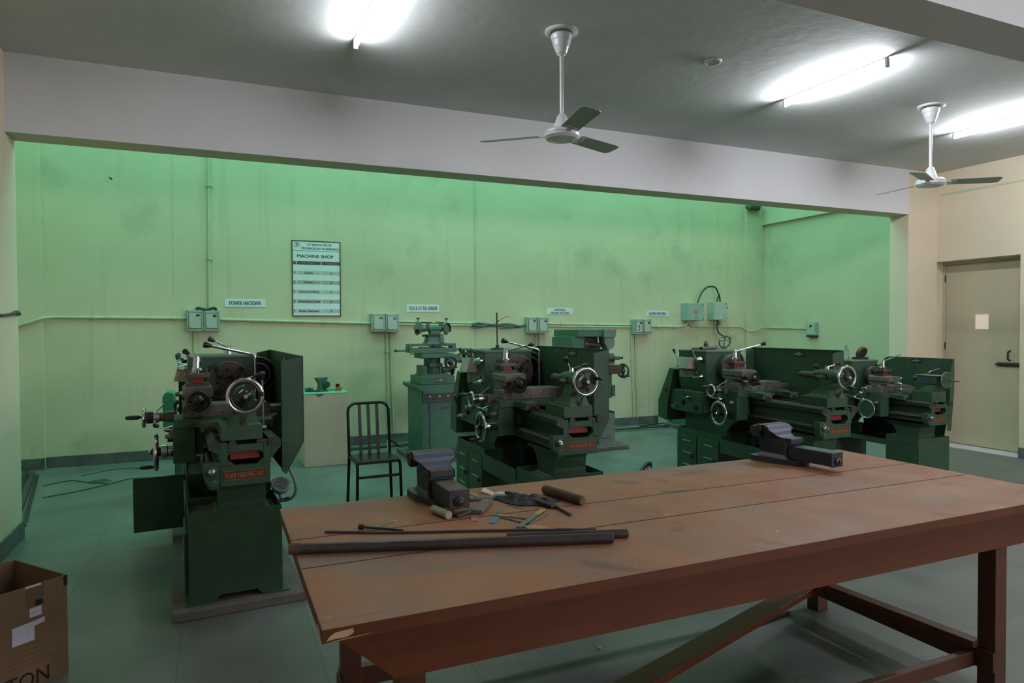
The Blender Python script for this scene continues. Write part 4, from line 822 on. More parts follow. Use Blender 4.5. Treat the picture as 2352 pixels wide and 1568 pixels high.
m = MB(); name_plate(m, (.03, .019, .912), (1, 0, 0), (0, 0, 1), .13, .042); m.build('maker_plate', bs)
m = MB(); m.box(-.16, -.10, .10, .36, .965, 1.075, g); m.cyl((-.01, .22, .965), (-.01, .22, 1.19), .10, g, .095, 32); m.box(-.08, .08, .10, .30, 1.06, 1.10, g); m.build('column', T, .005)
m = MB(); m.cyl((.10, .20, 1.02), (.20, .20, 1.02), .035, g, n=24); handwheel(m, (.225, .20, 1.02), (1, 0, 0), .075, 3, 0, R(200), rim='black_plastic', rr=.009, hl=.08); m.build('side_handwheel', T)
m = MB(); m.box(-.18, .20, .02, .38, 1.165, 1.215, g); m.box(-.19, .20, .04, .36, 1.16, 1.17, 'dusty_steel'); m.box(.15, .30, .12, .26, 1.12, 1.19, g); m.cyl((.30, .19, 1.15), (.34, .19, 1.15), .055, g, n=24); m.build('cross_saddle', T, .004)
m = MB(); m.cyl((.13, .03, 1.11), (.13, -.03, 1.11), .02, 'dark_steel'); handwheel(m, (.13, -.04, 1.11), (0, 1, 0), .078, 2, R(60), R(230), out=-1, rim='black_plastic', rr=.010, hl=.05); m.build('front_handwheel', T)
m = MB(); handwheel(m, (.36, .19, 1.17), (1, 0, 0), .085, 3, R(20), R(90), rim='black_plastic', rr=.009, hl=.06); m.build('table_handwheel', T)
m = MB(); m.box(-.31, .25, .10, .28, 1.225, 1.275, g); m.box(-.44, -.31, .14, .24, 1.238, 1.258, g); m.box(.25, .46, .14, .24, 1.245, 1.265, g); m.box(-.46, -.44, .15, .21, 1.235, 1.262, 'dark_steel')
for xx in (-.19, .15): m.cyl((xx, .10, 1.25), (xx, .095, 1.25), .013, 'dusty_steel', n=14)
m.cyl((-.30, .12, 1.212), (-.16, .12, 1.212), .005, 'dark_steel'); m.build('long_table', T, .003)
m = MB(); m.box(-.31, -.27, .12, .26, 1.275, 1.325, g); m.box(.20, .25, .12, .26, 1.275, 1.325, g); m.box(-.27, .20, .12, .26, 1.298, 1.325, g); m.box(-.16, .12, .12, .26, 1.275, 1.285, g); m.box(-.03, .07, .10, .26, 1.285, 1.31, 'dark_steel'); m.build('swivel_table', T, .003)
m = MB(); m.loft([[(-.10, .10, 1.325), (.14, .10, 1.325), (.14, .32, 1.325), (-.10, .32, 1.325)], [(-.085, .12, 1.345), (.11, .12, 1.345), (.11, .30, 1.345), (-.085, .30, 1.345)], [(-.075, .13, 1.40), (.09, .13, 1.40), (.09, .28, 1.40), (-.075, .28, 1.40)], [(-.10, .12, 1.43), (.04, .12, 1.43), (.04, .28, 1.43), (-.10, .28, 1.43)]], g)
m.box(-.13, .11, .16, .22, 1.405, 1.425, 'dark_steel'); m.cyl((.075, .12, 1.34), (.065, .12, 1.44), .022, 'grey_green_paint', .012); m.torus((.08, .115, 1.385), (0, 1, 0), .022, .006, 'grey_green_paint', 20, 6); m.build('head_bracket', T, .004)
m = MB(); m.cyl((-.06, .19, 1.495), (.09, .19, 1.495), .042, g, n=28); m.box(-.045, .07, .15, .24, 1.43, 1.475, g); m.cyl((-.16, .19, 1.478), (-.05, .19, 1.492), .022, 'worn_iron'); m.cyl((.08, .19, 1.49), (.15, .19, 1.488), .022, 'worn_iron')
for s_ in (-1, 1): m.obox((s_ * .075 + .01, .19, 1.515), (1, 0, 0), (0, 0, 1), .03, .08, .05, g)
m.build('grinding_spindle', T, .003)
m = MB(); m.rev([(0, .0), (.025, 0), (.050, -.045), (.054, -.055), (.046, -.056), (.02, -.01)], (-.15, .18, 1.475), (1, .35, 0), 'abrasive', 28, False); m.build('cup_wheel', T)
m = MB(); m.rev([(0, 0), (.062, 0), (.064, .01), (.05, .028), (0, .028)], (.14, .18, 1.485), (1, -.9, 0), 'abrasive', 32); m.build('dish_wheel', T)
m = MB(); c = Vector((-.185, .18, 1.49))
m.loft([[c + Vector(q) for q in ((-.05, -.06, 0), (.055, -.06, 0), (.055, .05, 0), (-.05, .05, 0))], [c + Vector(q) for q in ((-.02, -.045, .06), (.035, -.045, .06), (.035, .04, .06), (-.02, .04, .06))], [c + Vector(q) for q in ((-.012, -.03, .085), (.02, -.03, .085), (.02, .02, .085), (-.012, .02, .085))]], g); m.cyl(c + Vector((.0, 0, .08)), c + Vector((.16, 0, .08)), .006, 'dark_steel'); m.rev([(0, 0), (.005, 0), (.005, .03), (.022, .034), (.020, .045), (0, .047)], c + Vector((0, 0, .085)), (0, 0, 1), 'dark_steel', 16); m.build('wheel_guard', T, .003)
m = MB(); A = [(.155 + .0 * k, .17 + .078 * math.cos(R(a)), 1.485 + .078 * math.sin(R(a))) for k, a in enumerate(range(-10, 170, 12))]
u = Vector((.74, .67, 0)); B = [Vector((.145, .16, 1.485)) + Vector((u.x, u.y, 0)) * .075 * math.cos(R(a)) + Vector((0, 0, .075)) * math.sin(R(a)) for a in range(-20, 150, 10)]; nn = Vector((-.67, .74, 0))
m.loft([[p + nn * -.022, p + nn * .022, p * 1 + nn * .022 + (p - Vector((.145, .16, 1.485))) * .08, p + nn * -.022 + (p - Vector((.145, .16, 1.485))) * .08] for p in B], g); m.cyl((.145, .17, 1.56), (.03, .19, 1.575), .006, 'dark_steel'); m.rev([(0, 0), (.005, 0), (.005, .03), (.022, .034), (.020, .045), (0, .047)], (.15, .17, 1.57), (0, 0, 1), 'dark_steel', 16); m.build('wheel_guard', T, .002)

# universal milling machine
T = thing('milling_machine', 'green and grey milling machine partly hidden behind the middle lathe guard', 'milling machine', (4.25, 7.15, 0)); g = 'teal_green_paint'
m = MB(); m.box(-.45, .40, -.12, .95, 0, .05, 'concrete'); pd = m.build('plinth', T, .008); pd['label'] = 'grey concrete plinth'
m = MB(); m.box(-.35, .285, -.03, .75, .05, .065, 'grey_green_paint'); m.prism([(-.33, .06), (-.10, .06), (-.08, .085), (.03, .085), (.05, .06), (.27, .06), (.27, .43), (-.33, .43)], 'y', 0, .40, 'grey_green_paint'); m.box(.262, .27, 0, .40, .43, .46, 'grey_green_paint'); m.box(-.33, .27, .39, .40, .43, .47, 'grey_green_paint'); bs = m.build('sump_base', T, .004)
m = MB(); m.box(-.12, .20, -.012, 0, .14, .37, 'grey_green_paint'); m.build('access_panel', bs, .002)
m = MB(); m.loft([[(-.30, .15, .43), (.10, .15, .43), (.10, .75, .43), (-.30, .75, .43)], [(-.25, .25, 1.0), (.05, .25, 1.0), (.05, .70, 1.0), (-.25, .70, 1.0)], [(-.25, .30, 1.38), (.05, .30, 1.38), (.05, .70, 1.38), (-.25, .70, 1.38)]], g); m.build('column', T, .01)
m = MB(); m.box(-.22, .12, .04, .70, 1.385, 1.475, g); m.build('over_arm', T, .006)
m = MB(); m.prism([(.12, 1.38), (.29, 1.38), (.29, 1.475), (.12, 1.475)], 'y', .0, .20, 'grey_green_paint'); m.prism([(.13, 1.38), (.28, 1.38), (.28, 1.27), (.23, 1.225), (.19, 1.225), (.14, 1.30)], 'y', .02, .16, 'grey_green_paint'); m.text('RECTOR', .09, .018, (.205, -.001, 1.435), (1, 0, 0), (0, 0, 1), 'blue_blade'); m.build('arbor_support', T, .004)
m = MB(); m.box(-.28, -.10, .10, .40, 1.20, 1.395, g); m.build('motor_box', T, .005)
m = MB(); m.box(-.06, .17, .24, .34, 1.15, 1.39, 'worn_iron'); m.build('spindle_housing', T, .005)
m = MB(); m.cyl((-.05, .12, 1.29), (.12, .12, 1.27), .038, 'dark_steel', n=24); m.cyl((-.09, .14, 1.29), (-.04, .12, 1.29), .055, 'worn_iron', n=24); m.build('spindle', T)
m = MB(); m.box(-.5, .30, .05, .25, 1.045, 1.075, 'worn_iron'); m.build('work_table', T, .004)
m = MB(); m.cyl((.20, .10, 1.115), (.30, .10, 1.115), .062, 'worn_iron', n=28); m.cyl((.30, .10, 1.115), (.40, .10, 1.115), .024, g); m.cyl((.40, .10, 1.115), (.45, .10, 1.115), .013, 'dark_steel'); m.build('dividing_head', T)
m = MB(); m.box(.10, .385, .02, .22, .92, 1.03, 'rusty_steel'); m.cyl((.385, .10, .96), (.44, .10, .96), .012, 'dark_steel'); m.build('knee_bracket', T, .004)
m = MB(); handwheel(m, (.455, .10, .95), (1, .45, 0), .095, 2, R(90), R(60), rim='teal_green_paint', web='teal_green_paint', rr=.010, hl=.09); m.build('table_handwheel', T)
m = MB(); m.box(-.2, .26, .05, .35, .62, .92, g); m.box(.24, .31, .05, .20, .64, .78, g); m.build('knee', T, .006)

# shaper, mostly behind the third lathe
T = thing('shaping_machine', 'dark green shaper behind the lathe with loose tools, only its top crank showing', 'shaper', (6.55, 7.45, 0)); g = 'teal_green_paint'
m = MB(); m.box(-.35, .35, -.2, 1.0, 0, .05, 'concrete'); m.build('plinth', T, .006)
m = MB(); m.loft([[(-.28, .1, .05), (.28, .1, .05), (.28, .9, .05), (-.28, .9, .05)], [(-.20, .15, .85), (.20, .15, .85), (.20, .85, .85), (-.20, .85, .85)]], g); m.build('column', T, .01)
m = MB(); m.box(-.13, .13, -.1, .95, .86, 1.0, g); m.build('ram', T, .01)
m = MB(); m.box(-.25, .25, -.15, .1, .45, .80, g); m.build('work_table', T, .008)
m = MB(); m.box(-.06, .06, .0, .10, 1.0, 1.14, g); m.box(-.055, .055, .0, .08, 1.14, 1.16, g); m.cyl((0, .05, 1.16), (0, .05, 1.23), .028, g, .022); m.build('tool_slide', T, .005)
m = MB(); m.torus((0, .05, 1.285), (.15, 1, .25), .085, .011, g, 36, 8); m.cyl((0, .05, 1.22), (0, .05, 1.30), .018, 'chrome'); m.cyl((-.075, .04, 1.315), (.095, .03, 1.30), .010, 'chrome'); m.sph((-.07, .04, 1.315), .020, 'chrome'); m.cyl((.095, .03, 1.30), (.095, .03, 1.345), .008, 'chrome'); m.rev([(.008, 0), (.014, .01), (.014, .06), (0, .075)], (.095, .03, 1.345), (0, 0, 1), 'chrome', 14); m.build('crank_wheel', T)
m = MB(); m.rev([(0, 0), (.16, 0), (.165, .015), (.165, .05), (0, .05)], (-.04, .12, 1.03), (0, 1, 0), 'black_paint', 40); m.build('belt_pulley', T)

# power hacksaw behind the first lathe
T = thing('power_hacksaw', 'power hacksaw with a bright green rounded belt cover behind the nearest lathe', 'hacksaw', (-.10, 6.55, 0)); g = 'teal_green_paint'
m = MB(); m.box(-.25, .30, 0, .45, 0, .52, g); m.build('base_cabinet', T, .01)
m = MB(); o = [(-.34, .62), (-.245, .62), (-.245, .90)] + [(-.2925 + .0475 * math.cos(R(a)), .905 + .0475 * math.sin(R(a))) for a in range(0, 181, 20)]; m.prism(o, 'y', .05, .34, 'bright_green_paint'); m.build('belt_cover', T, .004)
m = MB(); m.box(-.22, .30, .10, .35, .52, .64, g); m.box(-.20, -.17, .15, .25, .64, .98, g); m.box(.22, .25, .15, .25, .64, .86, g); m.box(-.20, .25, .18, .22, .95, .99, g); m.build('saw_bow', T, .004)
m = MB(); m.box(-.30, -.20, .12, .30, .52, .66, g); m.cyl((-.25, .2, .85), (-.17, .2, .85), .02, 'dark_steel'); m.build('motor_mount', T, .004)

# masonry block with its small vise and tools
T = thing('masonry_block', 'cream plastered masonry block with a green cement top, right of the nearest lathe', 'pedestal', (1.09, 7.57, 0))
m = MB(); m.box(-.235, .24, 0, .46, 0, .79, 'block_plaster'); m.build('block_body', T, .004)
m = MB(); m.box(-.237, .242, -.002, .462, .79, .80, 'teal_top'); m.build('cement_top', T, .003)
m = MB(); m.add([(-.12, -.0012, .789), (-.03, -.0012, .789), (-.045, -.0012, .770), (-.075, -.0012, .758), (-.10, -.0012, .772)], [(0, 1, 2, 3, 4)], 'dark_stone'); m.build('chipped_patch', T)
T = thing('bench_vise', 'small dark green vise on the masonry block', 'vise', (1.075, 7.80, .80), R(25), 'bench vises')
m = MB(); m.box(-.05, .05, -.05, .05, 0, .015, 'jaw_brown'); m.loft([[(-.045, -.04, .012), (.045, -.04, .012), (.045, .04, .012), (-.045, .04, .012)], [(-.035, -.03, .08), (.035, -.03, .08), (.035, .03, .08), (-.035, .03, .08)], [(-.075, -.03, .145), (.06, -.03, .145), (.06, .035, .145), (-.075, .035, .145)], [(-.078, -.03, .155), (.062, -.03, .155), (.062, .035, .155), (-.078, .035, .155)]], 'teal_green_paint'); m.build('body', T, .004)
m = MB(); m.rev([(0, 0), (.032, 0), (.040, .02), (.036, .035), (0, .035)], (.02, -.045, .075), (.1, -1, 0), 'dark_cable', 28); m.build('screw_end', T)
T = thing('tape_dispenser', 'small blue and black boxed tool at the left of the masonry block', 'tool', (.935, 7.78, .80))
m = MB(); m.box(-.045, .045, -.025, .025, .004, .05, 'blue_plate'); m.box(-.045, .045, -.026, .024, .034, .051, 'cap_blue'); m.cyl((0, -.027, .028), (0, .024, .028), .02, 'plate_black'); m.box(-.01, .01, -.02, .02, 0, .005, 'plate_black'); m.build('case', T, .002)
T = thing('orange_tool', 'orange box with a black cap at the right of the masonry block', 'tool', (1.262, 7.80, .80), R(-20))
m = MB(); m.box(-.033, .033, -.025, .025, 0, .042, 'orange_plastic'); m.build('orange_body', T, .004)
m = MB(); m.box(-.032, .008, -.018, .018, .042, .078, 'plate_black'); m.build('black_cap', T, .004)
m = MB(); m.bar((1.02, 7.70, .808), (.975, 7.79, .812), .022, .014, 'worn_iron'); m.bar((.975, 7.79, .81), (.985, 7.87, .807), .016, .01, 'worn_iron'); tag(m.build('jaw_insert', bevel=.002), 'dark loose metal piece left of the small vise', 'tool')
m = MB(); m.cyl((1.13, 7.86, .806), (1.30, 7.86, .806), .005, 'dark_steel'); tag(m.build('steel_rod'), 'thin rod lying behind the orange tool on the masonry block', 'rod')

# ================================================================ BLACK CHAIR
T = thing('metal_chair', 'black tubular steel chair with three back slats, facing the work table', 'chair', (1.195, 5.62, 0), R(1)); r_ = .0125; bk = 'black_paint'
SX, YF_, YB_ = .175, -.175, .165
m = MB(); bp_ = [(-SX - .015, YB_ + .01, 0), (-SX, YB_, .42), (-SX, YB_ + .035, .74)]
bp_ += [(-SX + .07 - .07 * math.cos(R(a)), YB_ + .04 + .012 * math.sin(R(a)), .79 + .07 * math.sin(R(a)) + .0) for a in range(0, 91, 15)]
bp_ += [(-p[0], p[1], p[2]) for p in bp_[::-1]]
m.tube(bp_, r_, bk, 12); m.build('back_frame', T)
for s_ in (-1, 1):
    m = MB(); m.tube([(s_ * SX * .98, YB_ - .01, .415), (s_ * SX, YF_ + .06, .415), (s_ * SX, YF_ + .025, .408), (s_ * SX, YF_ + .005, .385), (s_ * (SX + .001), YF_, .35), (s_ * (SX + .008), YF_ - .005, 0)], r_, bk, 12); m.build('leg', T)
for xx in (-.075, .0, .075): m = MB(); m.bar((xx, YB_ + .0, .42), (xx - .002, YB_ + .05, .855), .027, .006, bk, (0, -1, .1)); m.build('back_slat', T)
m = MB(); m.box(-SX + .005, SX - .005, YF_ + .0, YB_ + .0, .420, .432, bk); m.box(-SX, SX, YF_ - .01, YF_ + .012, .405, .428, bk); m.build('seat', T, .004)
m = MB(); m.cyl((-SX, YF_, .30), (SX, YF_, .30), r_ * .9, bk); m.build('front_stretcher', T)

# ================================================================ WORK TABLE
T = thing('work_table', 'long brown painted wooden work table with worn planks in the foreground', 'table', (0, 0, 0)); TX0, TX1, TY0, TY1, TZ = .215, 3.22, 1.60, 2.76, .80
bd = [(TY0, 2.038), (2.042, 2.328), (2.332, TY1)]
for i, (a, b_) in enumerate(bd):
    m = MB(); dx = .03 if i == 0 else 0
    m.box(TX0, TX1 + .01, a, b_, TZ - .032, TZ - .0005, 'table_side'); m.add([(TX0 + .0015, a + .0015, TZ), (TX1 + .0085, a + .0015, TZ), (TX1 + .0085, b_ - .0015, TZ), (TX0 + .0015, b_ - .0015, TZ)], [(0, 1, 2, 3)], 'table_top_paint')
    pk = m.build('plank', T)
    if i == 0:
        m = MB(); yy = TY0 - .0006; m.add([(x_, yy, z_) for x_, z_ in ((.224, .773), (.246, .776), (.270, .775), (.285, .781), (.289, .787), (.285, .7895), (.288, .794), (.270, .7925), (.245, .791), (.232, .783))], [tuple(range(10))], 'bare_wood')
        m.add([(x_, yy, z_) for x_, z_ in ((.222, .7685), (.25, .7695), (.30, .772), (.345, .776), (.30, .7735), (.25, .7715))], [tuple(range(6))], 'bare_wood'); xx = TX0 - .0006
        m.add([(xx, y_, z_) for y_, z_ in ((1.62, .77), (1.70, .775), (1.66, .79), (1.63, .785))], [(0, 1, 2, 3)], 'bare_wood'); m.build('chipped_edge', pk, label='bare wood where the paint has chipped')
for yy in (1.665, 2.665):
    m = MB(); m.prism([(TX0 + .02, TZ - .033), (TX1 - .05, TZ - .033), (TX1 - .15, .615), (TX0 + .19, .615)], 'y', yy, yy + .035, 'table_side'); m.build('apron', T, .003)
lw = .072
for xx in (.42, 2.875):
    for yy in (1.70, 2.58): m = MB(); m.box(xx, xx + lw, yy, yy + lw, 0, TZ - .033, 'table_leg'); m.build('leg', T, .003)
    m = MB(); m.box(xx + .01, xx + .05, 1.74, 2.64, .70, TZ - .033, 'table_leg'); m.build('cross_bearer', T, .003)
    m = MB(); m.box(xx - .012, xx + .0, 1.70, 2.65, .09, .17, 'table_leg'); m.build('end_rail', T, .003)
m = MB(); m.box(.42, 2.947, 2.652, 2.685, .09, .17, 'table_leg'); m.build('rear_rail', T, .003)
m = MB(); m.box(.42, 2.947, 1.772, 1.80, .09, .15, 'table_leg'); m.build('front_rail', T, .003)
m = MB(); m.bar((2.90, 2.60, .155), (.46, 1.80, .155), .10, .03, 'table_side'); m.build('diagonal_brace', T, .003)
m = MB(); m.bar((2.80, 2.66, .187), (2.86, 1.76, .187), .06, .028, 'table_side'); m.build('diagonal_brace', T, .003)

def big_vise(label, x, y, rz, s=(1, 1, 1), jaw=.18, ext=.20):
    """bench vise: y axis of the builder = screw axis, moving end towards -y"""
    T = thing('bench_vise', label, 'vise', (x, y, TZ), rz, 'bench vises'); T.scale = s; b, wn = 'vise_blue', 'vise_blue_worn'
    m = MB(); o = [(-.10, .16), (-.085, .175), (.03, .175), (.045, .16), (.05, .0), (.03, -.09), (.0, -.13), (-.03, -.13), (-.06, -.08), (-.10, .08)]; o = [(-.105, .13), (-.095, .16), (.095, .16), (.105, .13), (.085, .04), (.04, -.10), (.01, -.125), (-.03, -.125), (-.055, -.10), (-.10, .04)]
    m.prism(o, 'z', 0, .035, b); m.build('base_plate', T, .008)
    def ring(z, x0, x1, y0, y1): return [(x0, y0, z), (x1, y0, z), (x1, y1, z), (x0, y1, z)]
    m = MB(); m.loft([ring(.034, -.075, .075, -.06, .13), ring(.06, -.06, .06, -.035, .125), ring(.14, -.062, .062, -.035, .13), ring(.165, -.06, .06, -.03, .125)], b)
    m.prism([(.10, .16), (.10, .235), (.155, .235), (.16, .22), (.145, .17)], 'x', -jaw / 2, jaw / 2, b); m.box(-.06, .06, .06, .125, .14, .235, b); m.build('fixed_body', T, .006)
    # sliding jaw with the curved neck
    m = MB(); prof = [(.092, .165), (.092, .242), (.072, .244), (.050, .236), (.036, .218), (.030, .20), (.020, .182), (-.005, .168), (-.06, .168), (-.06, .135), (.092, .135)]
    P = []
    for yy, zz in prof:
        ww = jaw / 2 if zz > .215 else (.055 + (jaw / 2 - .055) * max(0, (zz - .17) / .045) ** 1.5 if zz > .17 else .055); P.append((yy, zz, ww))
    m.add([(-w_, yy, zz) for yy, zz, w_ in P] + [(w_, yy, zz) for yy, zz, w_ in P], [tuple(range(len(P))), tuple(range(len(P), 2 * len(P)))[::-1]] + [(k, (k + 1) % len(P), (k + 1) % len(P) + len(P), k + len(P)) for k in range(len(P))], b)
    sj = m.build('sliding_jaw', T, .005)
    m = MB(); Q = P[1:8]; m.add([(-w_ * .97, yy - .0007, zz + .0010) for yy, zz, w_ in Q] + [(w_ * .97, yy - .0007, zz + .0010) for yy, zz, w_ in Q], [(k, k + 1, k + 1 + len(Q), k + len(Q)) for k in range(len(Q) - 1)], wn); m.add([(-.055, -.058, .1688), (.055, -.058, .1688), (.055, -.006, .1688), (-.055, -.006, .1688)], [(0, 1, 2, 3)], 'jaw_brown'); m.build('worn_neck', sj)
    m = MB(); m.box(-.045, .045, -.03 - ext, .10, .036, .122, b); m.box(-.046, .046, -.034 - ext, -.026 - ext, .03, .124, b); sl = m.build('slide_bar', T, .004)
    m = MB(); m.add([(-.042, -.025 - ext, .1228), (.042, -.025 - ext, .1228), (.042, -.062, .1228), (-.042, -.062, .1228)], [(0, 1, 2, 3)], 'jaw_brown' if x < 1 else wn); m.build('worn_slide_top', sl)
    m = MB(); m.rev([(0, 0), (.024, 0), (.024, .008), (.014, .012), (.012, .02), (0, .022)], (0, -.034 - ext, .068), (0, -1, 0), 'dark_steel', 20); m.build('screw_end', sl)
    for yy in (.094, .110): m = MB(); m.box(-jaw / 2, jaw / 2, yy - .006, yy + .006, .205, .247, 'jaw_brown'); m.build('jaw_plate', T, .002)
    return T
big_vise('blue-grey bench vise at the left end of the work table, jaws worn brown', .82, 2.63, R(1), (.92, .95, .77), .195, .225)
big_vise('dark blue bench vise at the far right corner of the work table', 2.685, 2.61, R(7), (.95, 1.0, .77), .19, .25)

Z0 = TZ
def rod(name, p, q, r, mt, label, cat='rod', group=None, n=16, cap=None):
    m = MB(); m.rev([(r * .93, 0), (r, r * .12), (r, (Vector(q) - Vector(p)).length - r * .12), (r * .93, (Vector(q) - Vector(p)).length)], p, Vector(q) - Vector(p), mt, n)
    return tag(m.build(name), label, cat, group)
rod('steel_pipe', (.205, 2.185, Z0 + .0175), (1.170, 1.865, Z0 + .0175), .0165, 'pipe_steel', 'longest thick dark steel bar, nearest the front edge of the work table', 'steel bar', 'dark steel bars on the work table')
m = MB(); m.cyl((.198, 2.187, Z0 + .0175), (.232, 2.176, Z0 + .0175), .0170, 'rusty_steel'); tag(m.build('rusty_bar_end'), 'rusty orange end of the longest dark steel bar, overhanging the left edge', 'steel bar')
rod('steel_pipe', (.862, 2.022, Z0 + .0145), (1.245, 1.893, Z0 + .0145), .0145, 'pipe_steel', 'shorter thick steel bar lying behind the longest one, its end further right', 'steel bar', 'dark steel bars on the work table')
m = MB(); m.tube([(.332, 2.367, Z0 + .005), (.50, 2.28, Z0 + .005), (.66, 2.215, Z0 + .005), (.9, 2.125, Z0 + .005), (1.188, 2.0, Z0 + .005)], .0045, 'worn_iron', 10, sp=5); tag(m.build('thin_rod'), 'thin slightly bent rod lying across the table behind the thick bars', 'rod')
t = thing('long_bolt', 'dark bolt with a round head at the left of the thin bent rod', 'bolt', (.447, 2.366, Z0 + .009), R(-36))
m = MB(); m.cyl((.015, 0, -.001), (.165, 0, -.004), .0045, 'dark_steel'); m.build('bolt_shank', t)
m = MB(); m.cyl((0, 0, 0), (.018, 0, 0), .009, 'dark_steel', n=6); m.build('bolt_head', t)
rod('alloy_bar', (.745, 2.455, Z0 + .016), (.770, 2.345, Z0 + .016), .0155, 'alloy_bar', 'short bright silvery round bar in front of the left bench vise', 'steel bar')
m = MB(); m.bar((.93, 2.565, Z0 + .007), (1.13, 2.54, Z0 + .007), .022, .012, 'dusty_steel'); tag(m.build('flat_bar', bevel=.001), 'flat grey steel bar running from the left vise to the dark rag', 'steel bar')
m = MB(); m.bar((.885, 2.365, Z0 + .010), (.985, 2.50, Z0 + .010), .042, .014, 'dusty_steel'); tag(m.build('steel_block', bevel=.001), 'flat rectangular grey steel block right of the left vise', 'steel block')
m = MB(); m.bar((.80, 2.36, Z0 + .006), (.925, 2.42, Z0 + .012), .030, .009, 'worn_iron'); tag(m.build('flat_wedge', bevel=.002), 'dark worn steel wedge under the end of the left vise', 'steel block')
# saw blades with painted ends
def blade(p, q, w_, m1, m2, label, frac=.35, z=.0012):
    p, q = Vector((*p, Z0 + z)), Vector((*q, Z0 + z)); d = (q - p); r = d.normalized(); n = Vector((-r.y, r.x, 0)); m = MB()
    a = p + d * frac; m.bar(p, a, w_, .0016, m1); m.bar(a, q, w_, .0016, m2); m.cyl(p + r * .008 + Vector((0, 0, .0006)), p + r * .008 + Vector((0, 0, .0012)), .0022, 'dark_hollow', n=8)
    return tag(m.build('hacksaw_blade'), label, 'saw blade', 'broken hacksaw blades on the work table')
blade((.942, 2.325), (1.035, 2.228), .012, 'yellow_paint', 'green_blade', 'narrow hacksaw blade piece with a yellow left end', .45, .0042)
blade((1.140, 2.310), (.955, 2.135), .021, 'yellow_paint', 'green_blade', 'broad grey-green hacksaw blade piece with a yellow far end', .3, .0062)
blade((.895, 2.232), (.945, 2.30), .024, 'blue_blade', 'blue_blade', 'small blue painted blade end', .5, .0018)
blade((.948, 2.297), (1.01, 2.165), .010, 'worn_iron', 'worn_iron', 'thin brown blade strip below the yellow-ended blade', .5, .0022)
blade((1.125, 2.255), (1.0, 2.165), .016, 'green_blade', 'green_blade', 'grey blade strip with a hole under the broad blade', .4, .0022)
blade((.925, 2.118), (.975, 2.165), .018, 'blue_blade', 'blue_blade', 'pale blue blade corner beside the thin rod', .5, .0018)
blade((.848, 2.285), (.868, 2.345), .024, 'salmon_paint', 'blue_blade', 'orange-red painted blade end sticking out from under the steel block', .6, .0014)
blade((1.0, 2.385), (.965, 2.345), .012, 'blue_blade', 'blue_blade', 'tiny blue blade corner right of the steel block', .6, .0014)
blade((.975, 2.675), (.990, 2.60), .018, 'yellow_paint', 'green_blade', 'yellow painted blade end behind the flat grey bar', .7, .0014)
blade((1.045, 2.440), (1.078, 2.362), .011, 'green_blade', 'green_blade', 'short toothed blade scrap in front of the dark rag', .5, .0014)
blade((.592, 2.412), (.485, 2.352), .015, 'yellow_paint', 'green_blade', 'toothed grey hacksaw blade by the bolt with a yellow tip', .14, .0014)
blade((1.725, 2.362), (1.835, 2.338), .016, 'blue_blade', 'dusty_steel', 'blue painted blade end lying alone in the middle of the table', .4, .0014)
m = MB(); m.loft([[(.975, 2.15, Z0 + .004), (.985, 2.125, Z0 + .001), (.99, 2.15, Z0 + .001)], [(1.01, 2.13, Z0 + .010), (1.0, 2.10, Z0 + .001), (1.04, 2.13, Z0 + .001)], [(1.055, 2.075, Z0 + .004), (1.045, 2.068, Z0 + .001), (1.062, 2.075, Z0 + .001)]], 'bare_wood'); tag(m.build('wood_splinter'), 'pale wood splinter beside the thin rod', 'wood chip')
m = MB(); m.loft([[(1.06, 2.055, Z0 + .001), (1.08, 2.09, Z0 + .001), (1.085, 2.07, Z0 + .004)], [(1.13, 2.03, Z0 + .001), (1.125, 2.06, Z0 + .001), (1.12, 2.045, Z0 + .006)]], 'rusty_steel'); tag(m.build('rust_flake'), 'reddish brown flake leaning by the thin rod', 'scrap')
m = MB(); rnd = random.Random(5)
m.loft([[(1.01, 2.66, Z0), (1.04, 2.70, Z0), (1.075, 2.66, Z0), (1.05, 2.60, Z0)], [(1.015, 2.655, Z0 + .012), (1.035, 2.67, Z0 + .022), (1.06, 2.65, Z0 + .008), (1.05, 2.62, Z0 + .006)]], 'paper_white'); m.loft([[(1.05, 2.62, Z0), (1.09, 2.65, Z0), (1.15, 2.60, Z0), (1.10, 2.575, Z0)], [(1.06, 2.62, Z0 + .007), (1.09, 2.63, Z0 + .009), (1.13, 2.60, Z0 + .003), (1.10, 2.585, Z0 + .004)]], 'paper_white')
tag(m.build('crumpled_paper'), 'crumpled white paper scrap behind the flat grey bar', 'paper')
# rag wrapped round a tool, wooden handle, punch
def rag():
    t = thing('oily_rag', 'crumpled dark oily rag around a tool behind the saw blades', 'rag', (1.135, 2.455, Z0)); rnd = random.Random(11); m = MB(); nx, ny = 26, 18; vs = []
    for j in range(ny):
        for i in range(nx):
            u, v = i / (nx - 1) * 2 - 1, j / (ny - 1) * 2 - 1; rad = 1 - .18 * math.sin(5 * math.atan2(v, u) + 1); e = max(0, 1 - (u * u * .9 + v * v))
            x_ = (u * .085 + v * .030) * rad; y_ = (v * .060 - u * .085) * rad
            h = .004 + .030 * e ** .6 * (.62 + .38 * math.sin(7 * u + 5 * v) * math.cos(6 * v - 3 * u)) + .006 * math.sin(16 * u + 3) * e; vs.append((x_, y_, max(.001, h)))
    m.add(vs, [(j * nx + i, j * nx + i + 1, (j + 1) * nx + i + 1, (j + 1) * nx + i) for j in range(ny - 1) for i in range(nx - 1)], 'cloth_dark', True); m.build('cloth', t)
    m = MB(); m.cyl((.015, -.05, .016), (.045, -.14, .012), .0085, 'worn_iron', .0075); m.build('tool_shaft', t)
    m = MB(); m.cyl((-.04, .12, .015), (-.02, .06, .018), .007, 'dark_steel'); m.build('tool_head', t)
rag()
